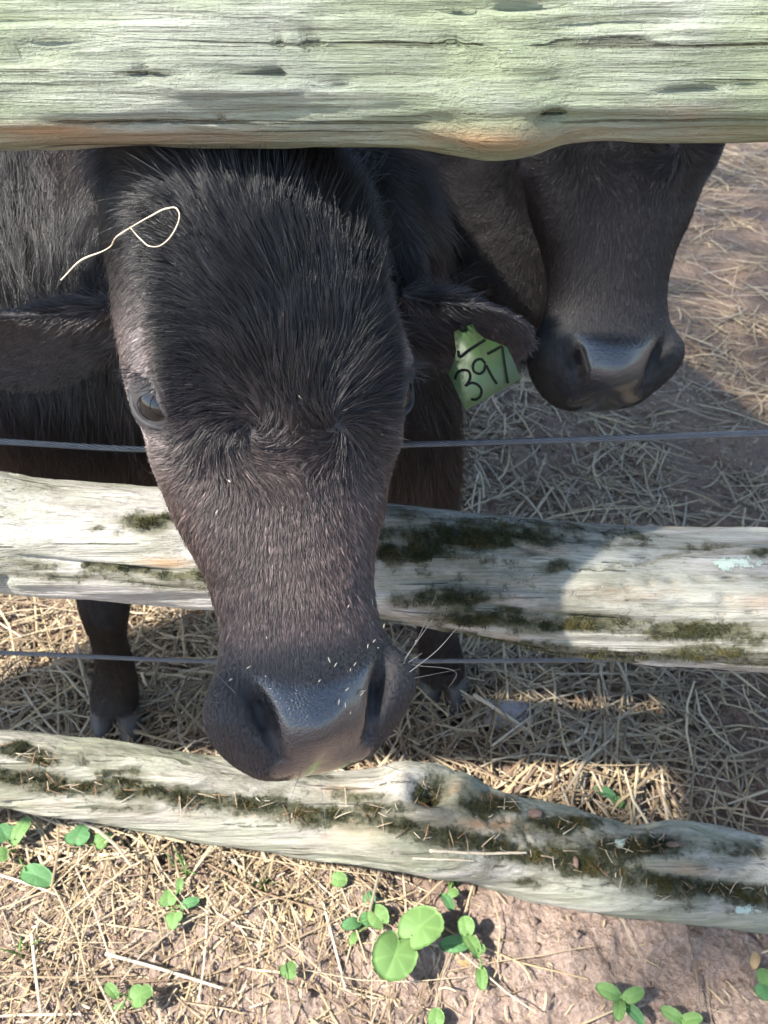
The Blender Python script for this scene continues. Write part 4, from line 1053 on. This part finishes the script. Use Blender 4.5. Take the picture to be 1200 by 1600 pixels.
for (a, b), sz, lab in (((833, 1272), (.011, .006, .0018), 'reddish bark chip on the lowest rail right of the knot hole'), ((1050, 1320), (.010, .004, .0018), 'small brown bark chip on the lowest rail near the right edge'), ((898, 1345), (.0035, .009, .0035), 'dark seed cone fragment in the groove of the lowest rail')):
    w, nn = cast([o], a, b)
    tag(clod(w + nn * .003, sz, int(a), 'bark_chip', bark.m), lab, 'bark chip')

# ================================================================== PLANTS
def leafmat(name, c1, c2):
    m = NT(name); vn = m.attr('vein')
    c = m.mix(m.noise(30, detail=3), c1, c2); c = m.mix(m.math('MULTIPLY', vn, .22), c, tuple(min(1, x * 1.9) for x in c2))
    c = m.mix(m.ramp(m.noise(70, detail=5, rough=.7), .56, .72, 0, .5), c, (0.24, 0.20, 0.13))
    m.set(c, .6, m.bump(m.noise(120, detail=3), .25, .001), .35)
    tr = m.n('ShaderNodeBsdfTranslucent'); m.put(tr.inputs['Color'], tuple(min(1, x * 1.7) for x in c2)); mx = m.n('ShaderNodeMixShader'); mx.inputs[0].default_value = .3
    m.link(m.b.outputs[0], mx.inputs[1]); m.link(tr.outputs[0], mx.inputs[2]); m.link(mx.outputs[0], m.out.inputs[0]); return m.m
leaf_a = leafmat('fresh_leaf', (0.095, 0.185, 0.05), (0.17, 0.285, 0.095)); leaf_b = leafmat('bluish_leaf', (0.06, 0.16, 0.06), (0.11, 0.24, 0.09)); grass_m = leafmat('grass_blade', (0.09, 0.19, 0.04), (0.16, 0.28, 0.08))
def leaf_mesh(kind):
    nr, na = 7, 48
    r = np.linspace(0, 1, nr)[:, None]; a = np.linspace(0, 2 * math.pi, na, endpoint=False)[None]
    if kind == 'round':
        R0 = (1 + .055 * np.abs(np.sin(a * 9)) - .40 * np.exp(-((np.abs(a - math.pi)) / .20) ** 2)) * (1 + .06 * np.cos(2 * a + .5))
    elif kind == 'oval':
        R0 = 1 / np.sqrt((np.cos(a) / 1.35) ** 2 + (np.sin(a) / .72) ** 2) * (1 + .03 * np.abs(np.sin(a * 9)))
    else:   # lobed
        R0 = (.62 + .38 * np.abs(np.cos(a * 1.5)) ** .7) * (1 + .05 * np.abs(np.sin(a * 10)))
    rr = r * R0
    fold = np.abs(np.sin(a)) * rr
    vein = np.maximum(0, np.cos(a * 7)) ** 6 * (r > .05) + np.exp(-(np.sin(a) * rr / .03) ** 2)
    z = .26 * fold - .20 * rr ** 2 + .05 * np.sin(3 * a + 1) * rr ** 2 + .006 * np.sin(a * 7) * rr
    V = np.stack([rr * np.cos(a) + (.85 if kind != 'round' else .55), rr * np.sin(a), z], -1).reshape(-1, 3)
    V2 = V - [0, 0, .012]
    F1 = grid_faces(nr, na); F2 = F1[:, ::-1] + len(V)
    j = np.arange(na) + (nr - 1) * na; j2 = (np.arange(na) + 1) % na + (nr - 1) * na
    F3 = np.stack([j2, j, j + len(V), j2 + len(V)], -1)
    vv = np.clip(np.tile(vein.reshape(-1) if vein.shape == (nr, na) else np.broadcast_to(vein, (nr, na)).reshape(-1), 2), 0, 1)
    return np.vstack([V, V2]), [F1, F2, F3], vv
LEAF = {}
for kd in ('round', 'oval', 'lobed'):
    for mn, mt in (('a', leaf_a), ('b', leaf_b)):
        v, f, ve = leaf_mesh(kd); LEAF[kd, mn] = make_mesh('leaf', v, f, [mt], attrs={'vein': ve})
def plant(label, px, py, leaves, stem_h=.04, cat='weed', group='small green weeds on the soil'):
    """leaves: (px, py, size_m, kind, mat, height)"""
    b = Pg(px, py); b[2] = float(ground_z(b[0:1], b[1:2])[0])
    root = empty('weed', b); tag(root, label, cat, group)
    for (lx, ly, sz, kd, mn, h, ang) in leaves:
        c0 = Pg(lx, ly, h)
        o = bpy.data.objects.new('leaf', LEAF[kd, mn]); COL.objects.link(o); o.parent = root
        an = R(ang)
        M = Matrix.Rotation(an, 4, 'Z') @ Matrix.Rotation(random.uniform(-.25, .1), 4, 'Y') @ Matrix.Rotation(random.uniform(-.25, .25), 4, 'X')
        off = M @ Vector((.55 * sz, 0, 0))
        o.matrix_local = Matrix.Translation(Vector(c0) - off - Vector(b)) @ M @ Matrix.Scale(sz, 4)
        tip = np.array(Vector(c0) - off)
        mid_ = (b + tip) / 2 + [0, 0, .01]
        p, s = path_points(np.array([b - [0, 0, .005], mid_, tip]), 10); v, f = tube(p, .0011, 5)
        add('stem', make_mesh('stem', v, f, [grass_m], attrs={'vein': np.zeros(len(v))}), root)
    return root
plant('weed with two big round scalloped leaves below the knot hole', 635, 1490, [(657, 1448, .031, 'round', 'a', .075, 40), (617, 1491, .032, 'round', 'a', .07, 250)])
plant('cluster of small rounded leaves just left of the big round ones', 600, 1450, [(590, 1432, .017, 'round', 'a', .04, 130), (577, 1404, .010, 'round', 'b', .035, 90), (573, 1436, .010, 'round', 'b', .03, 160), (553, 1442, .012, 'oval', 'b', .03, 200), (555, 1462, .009, 'oval', 'a', .02, 240)])
plant('leafy shoot in a vertical chain right of the big round leaves', 745, 1490, [(728, 1447, .013, 'round', 'a', .05, 100), (740, 1478, .015, 'oval', 'a', .045, 120), (748, 1482, .009, 'round', 'a', .04, 20), (715, 1475, .016, 'oval', 'b', .03, 180), (752, 1522, .012, 'oval', 'a', .03, 270)])
plant('small weed with four pointed leaves at the lower right', 970, 1562, [(957, 1552, .014, 'oval', 'a', .04, 160), (985, 1557, .013, 'oval', 'a', .035, 20), (968, 1572, .012, 'oval', 'a', .04, 250), (988, 1580, .012, 'oval', 'b', .03, 310)])
plant('weed cut by the bottom edge right of the four-leaved one', 1070, 1598, [(1055, 1588, .012, 'oval', 'a', .03, 150), (1075, 1594, .012, 'oval', 'a', .03, 10)])
plant('single-lobed leaf weed at the lower left', 205, 1562, [(213, 1558, .017, 'lobed', 'a', .04, 30), (176, 1550, .010, 'oval', 'a', .03, 140), (188, 1572, .006, 'oval', 'a', .02, 200)])
plant('tiny bright lobed seedling between lower left weeds and the round leaves', 447, 1522, [(449, 1520, .013, 'lobed', 'a', .03, 60)])
plant('tiny pale leaf at the bottom edge near the middle', 680, 1597, [(681, 1591, .012, 'round', 'a', .025, 80)])
plant('small round leaf in the shade right under the lowest rail', 530, 1385, [(529, 1374, .012, 'round', 'a', .04, 0)])
plant('low weed under the rail right of the small round leaf', 706, 1400, [(708, 1395, .008, 'round', 'a', .03, 40), (698, 1405, .011, 'oval', 'b', .03, 300)])
plant('broad-leaved weed at the left edge under the lowest rail', 25, 1330, [(8, 1305, .018, 'lobed', 'b', .05, 130), (28, 1302, .017, 'oval', 'a', .05, 70), (5, 1335, .014, 'lobed', 'a', .04, 200), (50, 1365, .022, 'oval', 'b', .03, 340)])
plant('lobed dark weed in the shade beneath the lowest rail at left', 125, 1335, [(120, 1310, .021, 'lobed', 'b', .05, 80), (155, 1315, .015, 'lobed', 'a', .045, 30)])
plant('pale sunlit seedling cluster beside the straw mound at left', 268, 1425, [(262, 1408, .014, 'lobed', 'a', .03, 100), (272, 1432, .014, 'lobed', 'a', .03, 270), (292, 1412, .011, 'oval', 'b', .03, 20), (280, 1385, .008, 'oval', 'a', .04, 90)])
plant('single weed in the pen behind the lowest rail at right', 953, 1253, [(950, 1240, .016, 'oval', 'b', .04, 150), (962, 1250, .012, 'oval', 'a', .03, 320)])
plant('weed cut by the right edge at the bottom', 1192, 1545, [(1195, 1528, .012, 'round', 'a', .03, 90), (1194, 1550, .012, 'round', 'b', .03, 200)])
# grass tufts
def tuft(label, px, py, n, hmin, hmax):
    b = Pg(px, py); b[2] = float(ground_z(b[0:1], b[1:2])[0])
    root = empty('grass_tuft', b); tag(root, label, 'grass tuft', 'grass tufts on the soil')
    for k in range(n):
        h = random.uniform(hmin, hmax); a = random.uniform(0, 6.28); ln = random.uniform(.15, .6)
        s = np.linspace(0, 1, 9)
        c_ = np.stack([np.cos(a) * ln * h * s ** 1.7 + random.uniform(-.008, .008), np.sin(a) * ln * h * s ** 1.7 + random.uniform(-.008, .008), h * s * (1 - .2 * s)], -1) + b
        sd = np.array([-math.sin(a), math.cos(a), 0]) * (.0022 * (1 - s ** 2) + .0002)[:, None]
        rg = np.stack([c_ - sd, c_ + [0, 0, .0006], c_ + sd, c_ - [0, 0, .0006]], 1)
        v, f = loft(rg); add('blade', make_mesh('blade', v, f, [grass_m], attrs={'vein': np.zeros(len(v))}), root)
tuft('small upright grass tuft on the straw mound at left', 290, 1372, 5, .04, .09)
tuft('thin grass tuft in front of the straw mound', 412, 1385, 4, .03, .07)
tuft('grass sprouting under the lowest rail right of the round leaf', 705, 1385, 6, .04, .09)
tuft('faint grass blades at the left edge near the bottom', 40, 1490, 5, .03, .06)
tuft('grass blades in the shade under the lowest rail, centre', 545, 1360, 5, .04, .08)
# fallen yellow leaves
yl = leafmat('yellow_leaf', (0.34, 0.24, 0.12), (0.45, 0.33, 0.18))
v, f, ve = leaf_mesh('oval'); ylm = make_mesh('fallen_leaf', v, f, [yl], attrs={'vein': ve})
for (a, b, sz, an, lab) in ((478, 1435, .009, 70, 'tiny yellow fallen leaf left of the small rounded leaves'), (437, 1437, .010, 30, 'tiny orange fallen leaf beside the yellow one'), (716, 1497, .010, 340, 'yellow fallen leaf by the chain of leaves'), (1178, 1508, .009, 60, 'tan fallen leaf near the right edge')):
    b0 = Pg(a, b, .012); o_ = add('fallen_leaf', ylm, None, Vector(b0)); o_.scale = (sz,) * 3; o_.rotation_euler = (random.uniform(-.3, .3), random.uniform(-.3, .3), R(an)); tag(o_, lab, 'leaf', 'fallen leaves on the soil')

# ================================================================== SHADE TREE (outside the frame, on the sunny side; leaves and limbs picked for their shade)
bk = NT('tree_bark'); bk.set(bk.mix(bk.noise(6, bk.mapping((3, 3, .6)), detail=5), (0.10, 0.08, 0.06), (0.22, 0.18, 0.14)), .9, bk.bump(bk.noise(6, bk.mapping((4, 4, .7)), detail=5), .7, .03))
tb = np.array([-4.6, -3.4, 0.0])
tree = empty('shade_tree', tb); tag(tree, 'leafy tree standing behind the photographer and shading the pen', 'tree')
tr_parts = [tube(path_points(np.array([tb + [0, 0, -.2], tb + [.05, .1, 2.0], tb + [.3, .3, 4.0], tb + [.8, .6, 6.2]]), 30)[0], np.linspace(.22, .08, 30), 14)]
limbs = []
for k in range(26):
    z0 = random.uniform(2.8, 5.6); a = tb + np.array([.3 * z0 / 6, .25 * z0 / 6, z0]); e_ = np.array([-1.2 + random.uniform(-2.4, 2.6), -.2 + random.uniform(-2.0, 2.2), z0 + random.uniform(.2, 1.3)])
    m_ = (a + e_) / 2 + [0, 0, .3]; sq = path_points(np.array([a, m_, e_]), 30)[0]; qx = sq[:, 0] - SUN[0] / SUN[2] * sq[:, 2]; qy = sq[:, 1] - SUN[1] / SUN[2] * sq[:, 2]
    if np.any((qx > -1.1) & (qx < 1.6) & (qy > .1) & (qy < 1.28)): continue
    limbs.append((a, m_, e_)); tr_parts.append(tube(path_points(np.array([a, m_, e_]), 16)[0], np.linspace(.07, .012, 16), 8))
V, F = merge(tr_parts); add('trunk', make_mesh('trunk', V, F, [bk.m]), tree)
SX, SY = -SUN[0] / SUN[2], -SUN[1] / SUN[2]
NL = 110000
c_ = np.stack([rng.uniform(-6.5, 1.6, NL), rng.uniform(-5.2, 3.2, NL), rng.uniform(4.2, 6.6, NL)], -1)
gxs = c_[:, 0] + SX * c_[:, 2]; gys = c_[:, 1] + SY * c_[:, 2]
p3 = np.stack([gxs, gys, 0 * gxs], -1)
cl = fbm(p3 * 2.3, 700, 3)
region = sstep(.78, .86, gxs) * sstep(1.06, 1.12, gys)  # hand-set shade map: decides which leaves stay, shaping the crown's gaps
region = np.maximum(region, sstep(1.28, 1.42, gys) * sstep(-.1, .2, gxs))
region = region * (1 - sstep(4.0, 4.6, gys + .5 * cl))
blob = np.maximum.reduce([np.exp(-(((gxs - .54) / .17) ** 2 + ((gys - .53) / .11) ** 2)), np.exp(-(((gxs - .45) / .14) ** 2 + ((gys - .695) / .06) ** 2))])  # added leaf clumps in place of the camera holder's shadow
region = np.maximum(region, blob * 1.2)
region = np.maximum(region, .85 * sstep(.72, .80, gxs) * sstep(.83, .86, gys) * sstep(.94, .91, gys))
clear = (gxs > -1.3) & (gxs < 1.8) & (gys > -.2) & (gys < 1.05)
want = np.where(clear, region * .8, np.where((gxs > -1.5) & (gys > -.3), region * (.74 + .35 * cl), .12 + .14 * cl))
kp = rng.random(NL) < np.where(blob > .45, .97, np.clip(want, 0, 1) * .62)
c_ = c_[kp]; n_ = len(c_)
a1 = unit(rng.normal(size=(n_, 3))); a2 = unit(np.cross(a1, rng.normal(size=(n_, 3)))); sz = rng.uniform(.035, .065, n_)[:, None]
V = np.stack([c_ - a1 * sz, c_ + a2 * sz * .55 + a1 * sz * .1, c_ + a1 * sz * 1.1, c_ - a2 * sz * .55 + a1 * sz * .1], 1).reshape(-1, 3)
F = np.arange(n_ * 4).reshape(-1, 4)
cr_ = add('crown', make_mesh('crown', V, F, [leaf_b], smooth=False, attrs={'vein': np.zeros(n_ * 4)}), tree); cr_['kind'] = 'stuff'
